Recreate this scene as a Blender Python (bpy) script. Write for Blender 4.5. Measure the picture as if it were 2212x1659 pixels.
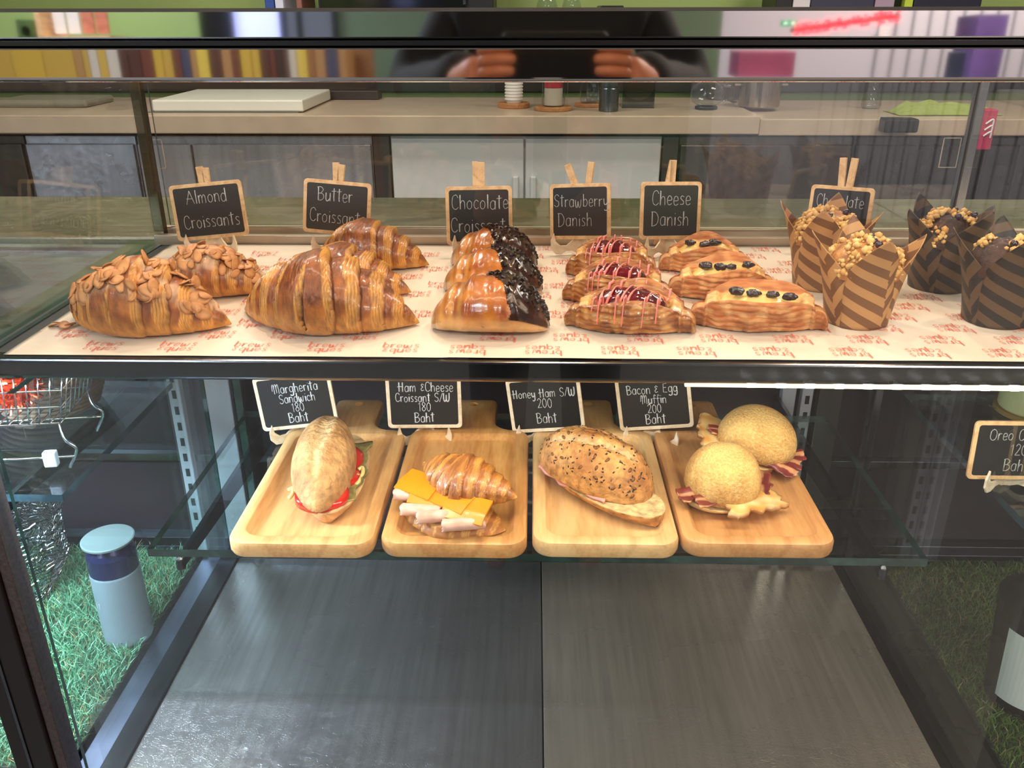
import bpy, bmesh, math, random
import numpy as np
from mathutils import Vector, Matrix, Euler, noise
rnd = random.Random(7)
sc = bpy.context.scene
for o in list(bpy.data.objects): bpy.data.objects.remove(o)
COL = sc.collection
PI = math.pi
sin, cos = math.sin, math.cos
def R(d): return math.radians(d)

# ------------------------------------------------------------------ camera
F = 1840.0; W, H = 2212.0, 1659.0
PITCH, YAW, ROLL = 23.8, 1.45, -0.12
ZC = 1.32
cam = bpy.data.cameras.new('camera'); co = bpy.data.objects.new('camera', cam); COL.objects.link(co)
cam.sensor_fit = 'HORIZONTAL'; cam.sensor_width = 36; cam.lens = F / W * 36; cam.clip_start = 0.01
MR = Matrix.Rotation(R(YAW), 3, 'Z') @ Matrix.Rotation(R(90 - PITCH), 3, 'X') @ Matrix.Rotation(R(ROLL), 3, 'Z')
co.matrix_world = Matrix.Translation((0, 0, ZC)) @ MR.to_4x4()
sc.camera = co
def ray(u, v): return MR @ Vector(((u - W / 2) / F, -(v - H / 2) / F, -1))
def G(u, v, z):
    d = ray(u, v); t = (z - ZC) / d.z
    return Vector((d.x * t, d.y * t, z))
def V(u, v, Y):
    d = ray(u, v); t = Y / d.y
    return Vector((d.x * t, Y, ZC + d.z * t))
# ------------------------------------------------------------------ colour management, world, big lights
sc.view_settings.view_transform = 'Standard'; sc.view_settings.look = 'None'
sc.view_settings.exposure = 0.0; sc.view_settings.gamma = 1; sc.view_settings.use_curve_mapping = False
sc.cycles.transparent_max_bounces = 32
sc.cycles.max_bounces = 10
wd = bpy.data.worlds.new('world'); sc.world = wd; wd.use_nodes = True
wd.node_tree.nodes['Background'].inputs[0].default_value = (0.55, 0.62, 0.8, 1)
wd.node_tree.nodes['Background'].inputs[1].default_value = 0.35
def area(name, loc, rot, sx, sy, power, col):
    l = bpy.data.lights.new(name, 'AREA'); l.shape = 'RECTANGLE'; l.size = sx; l.size_y = sy
    l.energy = power; l.color = col
    o = bpy.data.objects.new(name, l); COL.objects.link(o); o.location = loc; o.rotation_euler = rot
    return o
WARM = (1.0, 0.80, 0.60); COOL = (0.62, 0.78, 1.0); NEUT = (1.0, 0.92, 0.82)
# ceiling fittings over the counter (the fittings themselves are built further down)
DOWN = [(-0.75, 1.3), (0.05, 1.45), (0.85, 1.3)]
for x, y in DOWN: area('downlight_lamp', (x, y, 2.56), (0, 0, 0), .12, .12, 10.5, (1.0, .76, .54))
PANELS = [(-1.8, -1.6), (1.6, -1.6), (-1.2, 2.7), (1.8, 2.7), (-2.6, -3.5), (2.6, -3.5)]  # unseen ceiling panels added as fill; the last pair brightens the mirrored wall
for i, (x, y) in enumerate(PANELS): area('fill_panel_lamp', (x, y, 2.72), (0, 0, 0), 1.1, .5, 90 if y < 0 else 36, ((.82, .9, 1.0) if x < 0 else (1, .86, .72)) if y < 0 else (1, .88, .76))
# LED strips of the display case
area('led_strip_lamp', (0.05, .732, 1.004), (R(16), 0, 0), 1.0, .008, 1.5, (1.0, .89, .72))
area('led_strip_lamp', (-.78, .735, 1.0), (R(14), 0, 0), .5, .008, 26.0, (.60, .78, 1.0))
area('led_strip_lamp', (.03, .712, 1.262), (R(28), 0, 0), 1.0, .008, .9, (1.0, .8, .6))

# ------------------------------------------------------------------ materials
def lin(c):
    f = lambda x: x / 12.92 if x <= .04045 else ((x + .055) / 1.055) ** 2.4
    return tuple(f(x / 255) for x in c)
def c4(c): return (*lin(c), 1)
MATS = {}
def newmat(name):
    m = bpy.data.materials.new(name); m.use_nodes = True
    return m, m.node_tree.nodes, m.node_tree.links, m.node_tree.nodes['Principled BSDF']
def pbr(name, col, rough=.5, metal=0, var=0, vscale=20, stretch=(1, 1, 1), bump=0, bscale=60, coat=0, col2=None, emit=None, es=1, sss=0, trans=0):
    if name in MATS: return MATS[name]
    m, N, L, B = newmat(name); MATS[name] = m
    B.inputs['Base Color'].default_value = c4(col); B.inputs['Roughness'].default_value = rough
    B.inputs['Metallic'].default_value = metal
    if coat: B.inputs['Coat Weight'].default_value = coat; B.inputs['Coat Roughness'].default_value = .12
    if sss: B.inputs['Subsurface Weight'].default_value = sss; B.inputs['Subsurface Radius'].default_value = (.01, .005, .003); B.inputs['Subsurface Scale'].default_value = .3
    if trans: B.inputs['Transmission Weight'].default_value = trans
    if emit: B.inputs['Emission Color'].default_value = c4(emit); B.inputs['Emission Strength'].default_value = es
    if var or bump:
        tc = N.new('ShaderNodeTexCoord'); mp = N.new('ShaderNodeMapping'); L.new(tc.outputs['Object'], mp.inputs[0])
        mp.inputs['Scale'].default_value = stretch
    if var:
        n = N.new('ShaderNodeTexNoise'); n.inputs['Scale'].default_value = vscale; n.inputs['Detail'].default_value = 6
        L.new(mp.outputs[0], n.inputs[0])
        r = N.new('ShaderNodeValToRGB'); L.new(n.outputs[0], r.inputs[0])
        a = lin(col); b = lin(col2) if col2 else tuple(x * (1 - var) for x in a)
        r.color_ramp.elements[0].position = .35; r.color_ramp.elements[1].position = .65
        r.color_ramp.elements[0].color = (*b, 1); r.color_ramp.elements[1].color = (*a, 1)
        L.new(r.outputs[0], B.inputs['Base Color'])
    if bump:
        n2 = N.new('ShaderNodeTexNoise'); n2.inputs['Scale'].default_value = bscale; n2.inputs['Detail'].default_value = 5
        L.new(mp.outputs[0], n2.inputs[0]); b_ = N.new('ShaderNodeBump'); b_.inputs['Strength'].default_value = bump
        b_.inputs['Distance'].default_value = .002; L.new(n2.outputs[0], b_.inputs['Height']); L.new(b_.outputs[0], B.inputs['Normal'])
    return m
def vmat(name, rough=.5, coat=0, bump=.4, bscale=250, var=.25, vscale=90, sss=0, rvar=0, bdist=.0015, st=(1, 1, 1)):
    """food material: pigment from the mesh attribute Col, mottled and bumped by noise"""
    if name in MATS: return MATS[name]
    m, N, L, B = newmat(name); MATS[name] = m
    at = N.new('ShaderNodeAttribute'); at.attribute_name = 'Col'
    tc = N.new('ShaderNodeMapping'); tc_ = N.new('ShaderNodeTexCoord'); L.new(tc_.outputs['Object'], tc.inputs[0]); tc.inputs['Scale'].default_value = st
    n = N.new('ShaderNodeTexNoise'); n.inputs['Scale'].default_value = vscale; n.inputs['Detail'].default_value = 8; L.new(tc.outputs[0], n.inputs[0])
    mr = N.new('ShaderNodeMapRange'); mr.inputs[1].default_value = .3; mr.inputs[2].default_value = .7; mr.inputs[3].default_value = 1 - var; mr.inputs[4].default_value = 1 + var
    L.new(n.outputs[0], mr.inputs[0])
    mx = N.new('ShaderNodeVectorMath'); mx.operation = 'SCALE'; L.new(at.outputs['Color'], mx.inputs[0]); L.new(mr.outputs[0], mx.inputs['Scale'])
    L.new(mx.outputs[0], B.inputs['Base Color'])
    B.inputs['Roughness'].default_value = rough
    if coat: B.inputs['Coat Weight'].default_value = coat; B.inputs['Coat Roughness'].default_value = .15
    if sss: B.inputs['Subsurface Weight'].default_value = sss; B.inputs['Subsurface Radius'].default_value = (.01, .005, .002); B.inputs['Subsurface Scale'].default_value = .3
    if bump:
        n2 = N.new('ShaderNodeTexNoise'); n2.inputs['Scale'].default_value = bscale; n2.inputs['Detail'].default_value = 4; L.new(tc.outputs[0], n2.inputs[0])
        b_ = N.new('ShaderNodeBump'); b_.inputs['Strength'].default_value = bump; b_.inputs['Distance'].default_value = bdist
        L.new(n2.outputs[0], b_.inputs['Height']); L.new(b_.outputs[0], B.inputs['Normal'])
    return m
def glass_mat(name, tint=(252, 254, 253), ior=1.5, rough=0.0):
    if name in MATS: return MATS[name]
    m, N, L, B = newmat(name); MATS[name] = m; N.remove(B)
    out = N['Material Output']; t = N.new('ShaderNodeBsdfTransparent'); t.inputs[0].default_value = c4(tint)
    g = N.new('ShaderNodeBsdfGlossy'); g.inputs['Roughness'].default_value = rough; g.inputs[0].default_value = (.95, .97, 1, 1)
    fr = N.new('ShaderNodeFresnel'); ge = N.new('ShaderNodeNewGeometry'); mr = N.new('ShaderNodeMapRange'); L.new(ge.outputs['Backfacing'], mr.inputs[0])
    mr.inputs[3].default_value = ior; mr.inputs[4].default_value = 1 / ior; L.new(mr.outputs[0], fr.inputs[0])
    mx = N.new('ShaderNodeMixShader'); L.new(fr.outputs[0], mx.inputs[0]); L.new(t.outputs[0], mx.inputs[1]); L.new(g.outputs[0], mx.inputs[2])
    L.new(mx.outputs[0], out.inputs[0]); return m
def edge_glass(name, col):
    if name in MATS: return MATS[name]
    m, N, L, B = newmat(name); MATS[name] = m
    B.inputs['Base Color'].default_value = c4(col); B.inputs['Roughness'].default_value = .12; B.inputs['Coat Weight'].default_value = 1
    tc = N.new('ShaderNodeTexCoord'); n = N.new('ShaderNodeTexNoise'); n.inputs['Scale'].default_value = 40; L.new(tc.outputs['Object'], n.inputs[0])
    r = N.new('ShaderNodeValToRGB'); L.new(n.outputs[0], r.inputs[0]); a = lin(col)
    r.color_ramp.elements[0].position = .4; r.color_ramp.elements[1].position = .75
    r.color_ramp.elements[0].color = (*a, 1); r.color_ramp.elements[1].color = (*[min(1, x * 2.6 + .01) for x in a], 1); L.new(r.outputs[0], B.inputs['Base Color'])
    return m
def steel(name, col=(150, 148, 145), rough=.32, streak=(1, 40, 1), var=.35, scale=8, scratch=True, aniso=0, metal=1):
    if name in MATS: return MATS[name]
    m, N, L, B = newmat(name); MATS[name] = m
    B.inputs['Metallic'].default_value = metal
    tc = N.new('ShaderNodeTexCoord'); mp = N.new('ShaderNodeMapping'); mp.inputs['Scale'].default_value = streak; L.new(tc.outputs['Object'], mp.inputs[0])
    n = N.new('ShaderNodeTexNoise'); n.inputs['Scale'].default_value = scale; n.inputs['Detail'].default_value = 8; L.new(mp.outputs[0], n.inputs[0])
    r = N.new('ShaderNodeValToRGB'); L.new(n.outputs[0], r.inputs[0]); a = lin(col)
    r.color_ramp.elements[0].position = .3; r.color_ramp.elements[1].position = .7
    r.color_ramp.elements[0].color = (*[x * (1 - var) for x in a], 1); r.color_ramp.elements[1].color = (*a, 1); L.new(r.outputs[0], B.inputs['Base Color'])
    n3 = N.new('ShaderNodeTexNoise'); n3.inputs['Scale'].default_value = 5; n3.inputs['Detail'].default_value = 5; L.new(tc.outputs['Object'], n3.inputs[0])
    mr = N.new('ShaderNodeMapRange'); mr.inputs[1].default_value = .3; mr.inputs[2].default_value = .7; mr.inputs[3].default_value = rough * .75; mr.inputs[4].default_value = rough * 1.3
    L.new(n3.outputs[0], mr.inputs[0]); L.new(mr.outputs[0], B.inputs['Roughness'])
    if aniso: B.inputs['Anisotropic'].default_value = aniso
    if scratch:
        v = N.new('ShaderNodeTexVoronoi'); v.feature = 'DISTANCE_TO_EDGE'; v.inputs['Scale'].default_value = 60
        nn = N.new('ShaderNodeTexNoise'); nn.inputs['Scale'].default_value = 14; L.new(tc.outputs['Object'], nn.inputs[0])
        ad = N.new('ShaderNodeVectorMath'); ad.operation = 'ADD'; L.new(tc.outputs['Object'], ad.inputs[0]); L.new(nn.outputs['Color'], ad.inputs[1]); L.new(ad.outputs[0], v.inputs['Vector'])
        mr2 = N.new('ShaderNodeMapRange'); mr2.inputs[1].default_value = 0; mr2.inputs[2].default_value = .03; L.new(v.outputs[0], mr2.inputs[0])
        b_ = N.new('ShaderNodeBump'); b_.inputs['Strength'].default_value = .35; b_.inputs['Distance'].default_value = .0004; L.new(mr2.outputs[0], b_.inputs['Height'])
        b2 = N.new('ShaderNodeBump'); b2.inputs['Strength'].default_value = .25; b2.inputs['Distance'].default_value = .0005; L.new(n.outputs[0], b2.inputs['Height']); L.new(b_.outputs[0], b2.inputs['Normal']); L.new(b2.outputs[0], B.inputs['Normal'])
    return m
def wood(name, c1, c2, scale=1.0, rough=.45, axis='Y'):
    if name in MATS: return MATS[name]
    m, N, L, B = newmat(name); MATS[name] = m
    tc = N.new('ShaderNodeTexCoord'); mp = N.new('ShaderNodeMapping'); L.new(tc.outputs['Object'], mp.inputs[0])
    s = {'Y': (9, 1.1, 9), 'X': (1.1, 9, 9), 'Z': (9, 9, 1.1)}[axis]; mp.inputs['Scale'].default_value = tuple(x * scale for x in s)
    n = N.new('ShaderNodeTexNoise'); n.inputs['Scale'].default_value = 1.6; n.inputs['Detail'].default_value = 2; n.inputs['Distortion'].default_value = .6; L.new(mp.outputs[0], n.inputs[0])
    mt = N.new('ShaderNodeMath'); mt.operation = 'MULTIPLY'; mt.inputs[1].default_value = 9; L.new(n.outputs[0], mt.inputs[0])
    fr = N.new('ShaderNodeMath'); fr.operation = 'PINGPONG'; fr.inputs[1].default_value = 1; L.new(mt.outputs[0], fr.inputs[0])
    n2 = N.new('ShaderNodeTexNoise'); n2.inputs['Scale'].default_value = 30; n2.inputs['Detail'].default_value = 4; L.new(mp.outputs[0], n2.inputs[0])
    m2 = N.new('ShaderNodeMath'); m2.operation = 'MULTIPLY_ADD'; m2.inputs[1].default_value = .55; L.new(fr.outputs[0], m2.inputs[0]); L.new(n2.outputs[0], m2.inputs[2])
    r = N.new('ShaderNodeValToRGB'); L.new(m2.outputs[0], r.inputs[0]); r.color_ramp.elements[0].position = .35; r.color_ramp.elements[1].position = .95
    r.color_ramp.elements[0].color = c4(c1); r.color_ramp.elements[1].color = c4(c2); L.new(r.outputs[0], B.inputs['Base Color'])
    B.inputs['Roughness'].default_value = rough; B.inputs['Coat Weight'].default_value = .15
    return m

# ------------------------------------------------------------------ mesh helpers
def mesh_from(vs, fs, cols=None, smooth=True, name='m'):
    me = bpy.data.meshes.new(name); me.from_pydata([tuple(v) for v in vs], [], fs)
    if cols is not None:
        a = me.color_attributes.new('Col', 'FLOAT_COLOR', 'POINT')
        a.data.foreach_set('color', np.array([(*c, 1) for c in cols], dtype=np.float32).ravel())
    if smooth: me.shade_smooth()
    me.update(); return me
class MB:
    def __init__(s): s.v = []; s.f = []; s.c = []
    def add(s, vs, fs, cols=None):
        n = len(s.v); s.v += [tuple(v) for v in vs]; s.f += [tuple(i + n for i in f) for f in fs]
        if cols is not None: s.c += list(cols)
        return s
    def box(s, x0, x1, y0, y1, z0, z1, M=None):
        vs = [Vector((x, y, z)) for x in (x0, x1) for y in (y0, y1) for z in (z0, z1)]
        if M is not None: vs = [M @ v for v in vs]
        return s.add(vs, [(0, 1, 3, 2), (4, 6, 7, 5), (0, 4, 5, 1), (2, 3, 7, 6), (0, 2, 6, 4), (1, 5, 7, 3)])
    def tube(s, pts, r, n=8, closed=False, flat=1.0, cap=True):
        pts = [Vector(p) for p in pts]; m = len(pts); vs = []
        up = Vector((0, 0, 1)); prev = None
        for i, p in enumerate(pts):
            a = pts[(i - 1) % m] if (closed or i > 0) else p; b = pts[(i + 1) % m] if (closed or i < m - 1) else p
            t = (b - a);
            if t.length < 1e-9: t = Vector((1, 0, 0))
            t.normalize()
            if prev is None:
                x = t.cross(up)
                if x.length < .05: x = t.cross(Vector((0, 1, 0)))
            else:
                x = prev - t * prev.dot(t)
                if x.length < 1e-6: x = t.cross(up)
            x.normalize(); prev = x; y = t.cross(x)
            rr = r(i / max(1, m - 1)) if callable(r) else r
            for k in range(n):
                a_ = 2 * PI * k / n; vs.append(p + x * rr * cos(a_) + y * rr * flat * sin(a_))
        fs = []
        for i in range(m if closed else m - 1):
            j = (i + 1) % m
            for k in range(n): fs.append((i * n + k, i * n + (k + 1) % n, j * n + (k + 1) % n, j * n + k))
        if cap and not closed: fs.append(tuple(range(n))[::-1]); fs.append(tuple((m - 1) * n + k for k in range(n)))
        return s.add(vs, fs)
    def lathe(s, prof, n=32, loc=(0, 0, 0)):
        vs = []; L_ = Vector(loc)
        for r, z in prof:
            for k in range(n): vs.append(L_ + Vector((r * cos(2 * PI * k / n), r * sin(2 * PI * k / n), z)))
        fs = []
        for i in range(len(prof) - 1):
            for k in range(n): fs.append((i * n + k, i * n + (k + 1) % n, (i + 1) * n + (k + 1) % n, (i + 1) * n + k))
        if prof[0][0] > 1e-5: fs.append(tuple(range(n))[::-1])
        if prof[-1][0] > 1e-5: fs.append(tuple((len(prof) - 1) * n + k for k in range(n)))
        return s.add(vs, fs)
    def prism(s, poly, z0, z1, M=None):
        n = len(poly); vs = [Vector((x, y, z0)) for x, y in poly] + [Vector((x, y, z1)) for x, y in poly]
        if M is not None: vs = [M @ v for v in vs]
        return s.add(vs, [tuple(range(n))[::-1], tuple(range(n, 2 * n))] + [(i, (i + 1) % n, n + (i + 1) % n, n + i) for i in range(n)])
    def xprof(s, prof, x0, x1):
        """closed (y,z) profile swept along x"""
        n = len(prof); vs = [(x0, y, z) for y, z in prof] + [(x1, y, z) for y, z in prof]
        return s.add(vs, [tuple(range(n)), tuple(range(n, 2 * n))[::-1]] + [(i, n + i, n + (i + 1) % n, (i + 1) % n) for i in range(n)])
    def mesh(s, smooth=False): return mesh_from(s.v, s.f, s.c if s.c else None, smooth)
def link(name, me, mat=None, parent=None, bevel=0, smooth=None, loc=None, rot=None, seg=2):
    if isinstance(me, MB): me = me.mesh(bool(smooth))
    o = bpy.data.objects.new(name, me); COL.objects.link(o)
    if mat is not None:
        me.materials.clear()
        for m in (mat if isinstance(mat, (list, tuple)) else [mat]): me.materials.append(m)
    if parent is not None: o.parent = parent
    if loc is not None: o.location = loc
    if rot is not None: o.rotation_euler = rot
    if bevel:
        b = o.modifiers.new('bevel', 'BEVEL'); b.width = bevel; b.segments = seg; b.limit_method = 'ANGLE'; b.angle_limit = R(40)
        me.shade_smooth() if False else None
    return o
def fixn(me):
    bm = bmesh.new(); bm.from_mesh(me); bmesh.ops.recalc_face_normals(bm, faces=bm.faces); bm.to_mesh(me); bm.free(); return me
def auto(me, ang=35):
    me.shade_smooth()
    try: me.set_sharp_from_angle(angle=R(ang))
    except Exception: pass
    return me
def tag(o, label, cat, group=None, kind=None):
    if label: o['label'] = label
    if cat: o['category'] = cat
    if group: o['group'] = group
    if kind: o['kind'] = kind
    return o
def thing(name, label, cat, loc=(0, 0, 0), rz=0, group=None):
    o = bpy.data.objects.new(name, None); COL.objects.link(o); o.location = loc; o.rotation_euler = (0, 0, rz)
    o.empty_display_size = .02
    return tag(o, label, cat, group)
def struct(name, mb, mat, bevel=0):
    o = link(name, mb, mat, bevel=bevel); o['kind'] = 'structure'; return o
def grid(nu, nv, fn, closeu=False, closev=False):
    """fn(i,j)->(point,colour)"""
    vs = []; cs = []
    for i in range(nu):
        for j in range(nv):
            p, c = fn(i, j); vs.append(p); cs.append(c)
    fs = []
    for i in range(nu if closeu else nu - 1):
        for j in range(nv if closev else nv - 1):
            i2 = (i + 1) % nu; j2 = (j + 1) % nv
            fs.append((i * nv + j, i * nv + j2, i2 * nv + j2, i2 * nv + j))
    return vs, fs, cs
def mix(a, b, t):
    t = max(0, min(1, t)); return tuple(x * (1 - t) + y * t for x, y in zip(a, b))
def sstep(a, b, x):
    t = max(0, min(1, (x - a) / (b - a))); return t * t * (3 - 2 * t)
def nz(x, y, z, s=1.0, seed=0): return noise.noise(Vector((x * s + seed * 7.3, y * s - seed * 3.1, z * s + seed)))
def rrect(w, h, r, n=6, cx=0, cy=0):
    pts = []
    for sx, sy, a0 in ((1, 1, 0), (-1, 1, 90), (-1, -1, 180), (1, -1, 270)):
        for k in range(n + 1):
            a = R(a0 + 90 * k / n); pts.append((cx + sx * (w / 2 - r) + r * cos(a), cy + sy * (h / 2 - r) + r * sin(a)))
    return pts
def catmull(pts, n=6, closed=False):
    pts = [Vector(p) for p in pts]; out = []; m = len(pts)
    rng = range(m if closed else m - 1)
    for i in rng:
        p1 = pts[i]; p2 = pts[(i + 1) % m]; p0 = pts[(i - 1) % m] if (closed or i > 0) else p1; p3 = pts[(i + 2) % m] if (closed or i < m - 2) else p2
        for k in range(n):
            t = k / n; out.append(.5 * ((2 * p1) + (p2 - p0) * t + (2 * p0 - 5 * p1 + 4 * p2 - p3) * t * t + (3 * p1 - p0 - 3 * p2 + p3) * t ** 3))
    if not closed: out.append(pts[-1])
    return out

# ------------------------------------------------------------------ shared materials
M_glass = glass_mat('clear_glass'); M_shelfglass = glass_mat('shelf_glass', (240, 249, 246))
M_edge = edge_glass('green_glass_edge', (16, 44, 40)); M_edge_cool = edge_glass('dark_glass_edge', (26, 46, 52))
M_dark = pbr('dark_frame', (22, 20, 20), .35, .3, .3, 12)
M_black = pbr('black_plastic', (14, 13, 14), .35)
M_mirror = steel('polished_steel', (214, 210, 208), .035, (1, 1, 1), .04, 2, scratch=False)
M_deck = steel('brushed_deck_steel', (158, 150, 146), .28, (14, .6, 1), .25, 9, metal=.8)
M_ledge = steel('worn_ledge_steel', (136, 128, 110), .30, (.6, 14, 1), .3, 8, metal=.9)
M_upright = steel('upright_steel', (190, 194, 206), .3, (4, 4, .5), .2, 6, scratch=False, metal=.35)
M_fridge = steel('fridge_steel', (172, 170, 174), .26, (8, 8, .6), .3, 4, metal=.5)
M_shelfmetal = steel('shelf_lip_steel', (105, 107, 112), .16, (.4, 6, 6), .3, 6, scratch=False)
M_chrome = steel('bright_wire', (225, 228, 235), .12, (1, 1, 1), .05, 3, scratch=False)
M_oak = wood('rubberwood', (196, 140, 84), (226, 178, 118))
M_oak2 = wood('rubberwood_deep', (184, 122, 66), (214, 160, 96))
M_ply = wood('birch_ply', (196, 150, 100), (224, 184, 134), 2)
M_ply_pale = wood('pale_ply', (214, 190, 158), (236, 218, 190), 2)
M_burnt = pbr('scorched_edge', (92, 58, 34), .7)
M_slate = pbr('blackboard', (20, 18, 18), .55, 0, .3, 60)
M_chalk = pbr('chalk', (205, 205, 205), .9, 0, .35, 900)
M_paper = pbr('greaseproof_paper', (224, 208, 190), .55, 0, .05, 14, bump=.25, bscale=18)
M_print = pbr('red_print', (224, 110, 88), .7)
M_white = pbr('white_laminate', (205, 205, 205), .35, 0, .06, 6)
M_counter = pbr('pale_stone_top', (190, 168, 146), .3, 0, .12, 9)

ZS = ZC - .29          # pastry shelf surface
ZG = ZC - .50          # glass shelf surface
ZD = ZC - .80          # deck
# ================================================================== room shell
M_green = pbr('green_paint', (140, 160, 92), .6, 0, .08, 2)
M_floor = pbr('grey_floor', (96, 90, 84), .5, 0, .2, 3)
M_ceil = pbr('ceiling_white', (190, 190, 192), .8)
M_wallw = pbr('pale_wall', (170, 168, 172), .7, 0, .06, 2)
struct('floor', MB().box(-4.2, 5.2, -4.6, 4.5, -.05, 0), M_floor)
struct('ceiling', MB().box(-4.2, 5.2, -4.6, 4.5, 2.8, 2.85), M_ceil)
struct('wall_back', MB().box(-4.2, 5.2, 4.4, 4.5, 0, 2.8), M_green)
struct('wall_left', MB().box(-4.3, -4.2, -4.6, 4.5, 0, 2.8), M_wallw)
struct('wall_right', MB().box(5.2, 5.3, -4.6, 4.5, 0, 2.8), M_wallw)
struct('wall_front', MB().box(-4.2, -1.95, -4.7, -4.6, 0, 2.8), M_green)
struct('trim_1', MB().box(-4.2, 5.2, 4.36, 4.4, .95, 1.22), pbr('dark_splashback', (66, 60, 56), .3, 0, .2, 4))
M_lamp = pbr('lamp_diffuser', (255, 240, 220), .5, emit=(255, 235, 210), es=6)
M_lampc = pbr('panel_diffuser', (240, 245, 255), .5, emit=(235, 240, 255), es=3)
names = ['left of centre', 'straight', 'right of centre']
for i, (x, y) in enumerate(DOWN):
    t = thing('ceiling_downlight', 'round warm downlight in ceiling, %s above display case' % names[i], 'ceiling light', (x, y, 2.6), group='warm downlights')
    link('housing', MB().lathe([(.11, .2), (.11, 0), (.095, 0), (.095, .03)], 32), M_white, t)
    link('diffuser', MB().lathe([(0, .04), (.094, .04)], 32), M_lamp, t)
pn = ['behind the customer on the left', 'behind the customer on the right', 'over the kitchen aisle on the left', 'over the kitchen aisle on the right', 'near the shop front on the left', 'near the shop front on the right']
for i, (x, y) in enumerate(PANELS):
    t = thing('fill_ceiling_panel', 'added flat white ceiling panel light ' + pn[i], 'ceiling light', (x, y, 2.735), group='added ceiling panel lights')
    link('frame', MB().box(-.58, .58, -.28, .28, .02, .06), M_white, t)
    link('diffuser', MB().box(-.55, .55, -.25, .25, .012, .02), M_lampc, t)

# ================================================================== display case
YF = .72; YB = 1.12
XL, XR = -.50, .552            # glass sides of the pastry deck
PL, PR = -.478, .488           # glass partitions of the lower case
def pane(name, x0, x1, y0, y1, z0, z1, edge, parent=None, tint=None, thin=None):
    """glass sheet; the two large faces are clear, the four narrow ones show the green edge"""
    dims = (x1 - x0, y1 - y0, z1 - z0); ax = dims.index(min(dims))
    me = MB().box(x0, x1, y0, y1, z0, z1).mesh()
    me.materials.append(tint or M_glass); me.materials.append(edge)
    for p in me.polygons: p.material_index = 0 if abs(p.normal[ax]) > .5 or (name == 'partition_glass' and p.normal[1] < -.5) else 1
    o = bpy.data.objects.new(name, me); COL.objects.link(o); o.parent = parent
    return o
case = thing('display_case', 'long refrigerated display case of glass and dark steel with polished top rail', 'display case', (0, 0, 0))
# top rail: two polished bands with a dark groove between
prof = [(.668, ZC + .0005), (.6662, ZC - .002), (.6657, ZC - .020), (.672, ZC - .0215), (.672, ZC - .0245), (.6615, ZC - .026), (.6615, ZC - .0475), (.664, ZC - .050), (.70, ZC - .050), (.70, ZC + .0005)]
o = link('top_rail', fixn(MB().xprof(prof, -1.1, 1.2).mesh()), M_mirror, case, bevel=.0012)
link('rail_groove', MB().box(-1.1, 1.2, .6605, .676, ZC - .0245, ZC - .0212), M_dark, case)
pane('front_glass', PL - .02, 1.2, .690, .695, .44, ZC - .05, M_edge, case)
pane('front_glass', -1.1, PL - .06, .690, .695, .44, ZC - .05, M_edge, case)
pane('side_glass', XL - .006, XL, YF, YB + .02, ZS, ZC - .05, M_edge_cool, case)
pane('side_glass', XR, XR + .006, YF, YB + .02, ZS + .003, ZC - .05, M_edge_cool, case)
pane('partition_glass', PL - .008, PL, .705, 1.13, ZD - .01, ZS - .035, M_edge, case)
pane('partition_glass', PR, PR + .008, .705, 1.13, ZD - .01, ZS - .035, M_edge, case)
# pastry shelf
lipz = ZS - .0215
link('shelf_plate', MB().box(XL - .012, 1.2, YF, YB, ZS - .012, ZS - .0012), pbr('shelf_underside', (60, 58, 58), .4, .6), case)
link('shelf_lip', MB().xprof([(YF - .014, ZS - .0004), (YF - .014, lipz + .004), (YF - .010, lipz), (YF + .004, lipz), (YF + .004, ZS - .0004)], -.585, 1.2), M_shelfmetal, case, bevel=.002)
link('shelf_plate', MB().box(-1.1, XL - .05, YF + .02, YB, ZS - .02, ZS - .012), M_shelfglass, case)
link('shelf_frame', MB().box(XL - .05, XL - .012, YF, YB + .02, ZS - .016, ZS - .001), edge_glass('teal_edge', (24, 48, 46)), case)
link('rear_track', MB().xprof([(YB - .004, ZS - .01), (YB - .004, ZS + .012), (YB + .006, ZS + .012), (YB + .006, ZS + .006), (YB + .02, ZS + .006), (YB + .02, ZS + .018), (YB + .03, ZS + .018), (YB + .03, ZS - .01)], XL - .01, 1.2), pbr('pale_track', (190, 172, 152), .35, .3, .1, 30), case, bevel=.001)
link('service_ledge', MB().box(-1.4, 1.6, YB + .032, 1.43, ZS - .03, ZS), M_ledge, case, bevel=.003)
# LED strip beneath the lip, sagging lower toward the right
led = link('led_strip', MB().box(-.47, .155, YF + .010, YF + .018, lipz + .004, lipz + .008), pbr('led_tape', (235, 230, 210), .4, emit=(255, 238, 200), es=2.0), case)
mb = MB(); mb.tube([(.14 + .08 * k, YF - .004, lipz - .0020 - .0022 * min(1, k / 5)) for k in range(14)], .0034, 10)
led2 = link('led_strip', mb, pbr('led_tape_lit', (250, 240, 215), .4, emit=(255, 236, 190), es=2.2), case, smooth=True)
mb = MB()
for k in range(34):
    x = .20 + .0262 * k; z = lipz - .0020 - .0022 * min(1, (x - .14) / .4); mb.box(x - .0045, x + .0045, YF - .0088, YF - .006, z - .002, z + .002)
link('diode', mb, pbr('led_diode', (255, 255, 255), .3, emit=(255, 250, 235), es=14), led2, bevel=.0008)['kind'] = 'stuff'
mb = MB()
for k in range(28): x = -.47 + .0232 * k; mb.box(x - .003, x + .003, YF + .0095, YF + .013, lipz + .001, lipz + .004)
link('diode', mb, MATS['led_diode'], led)['kind'] = 'stuff'
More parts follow.
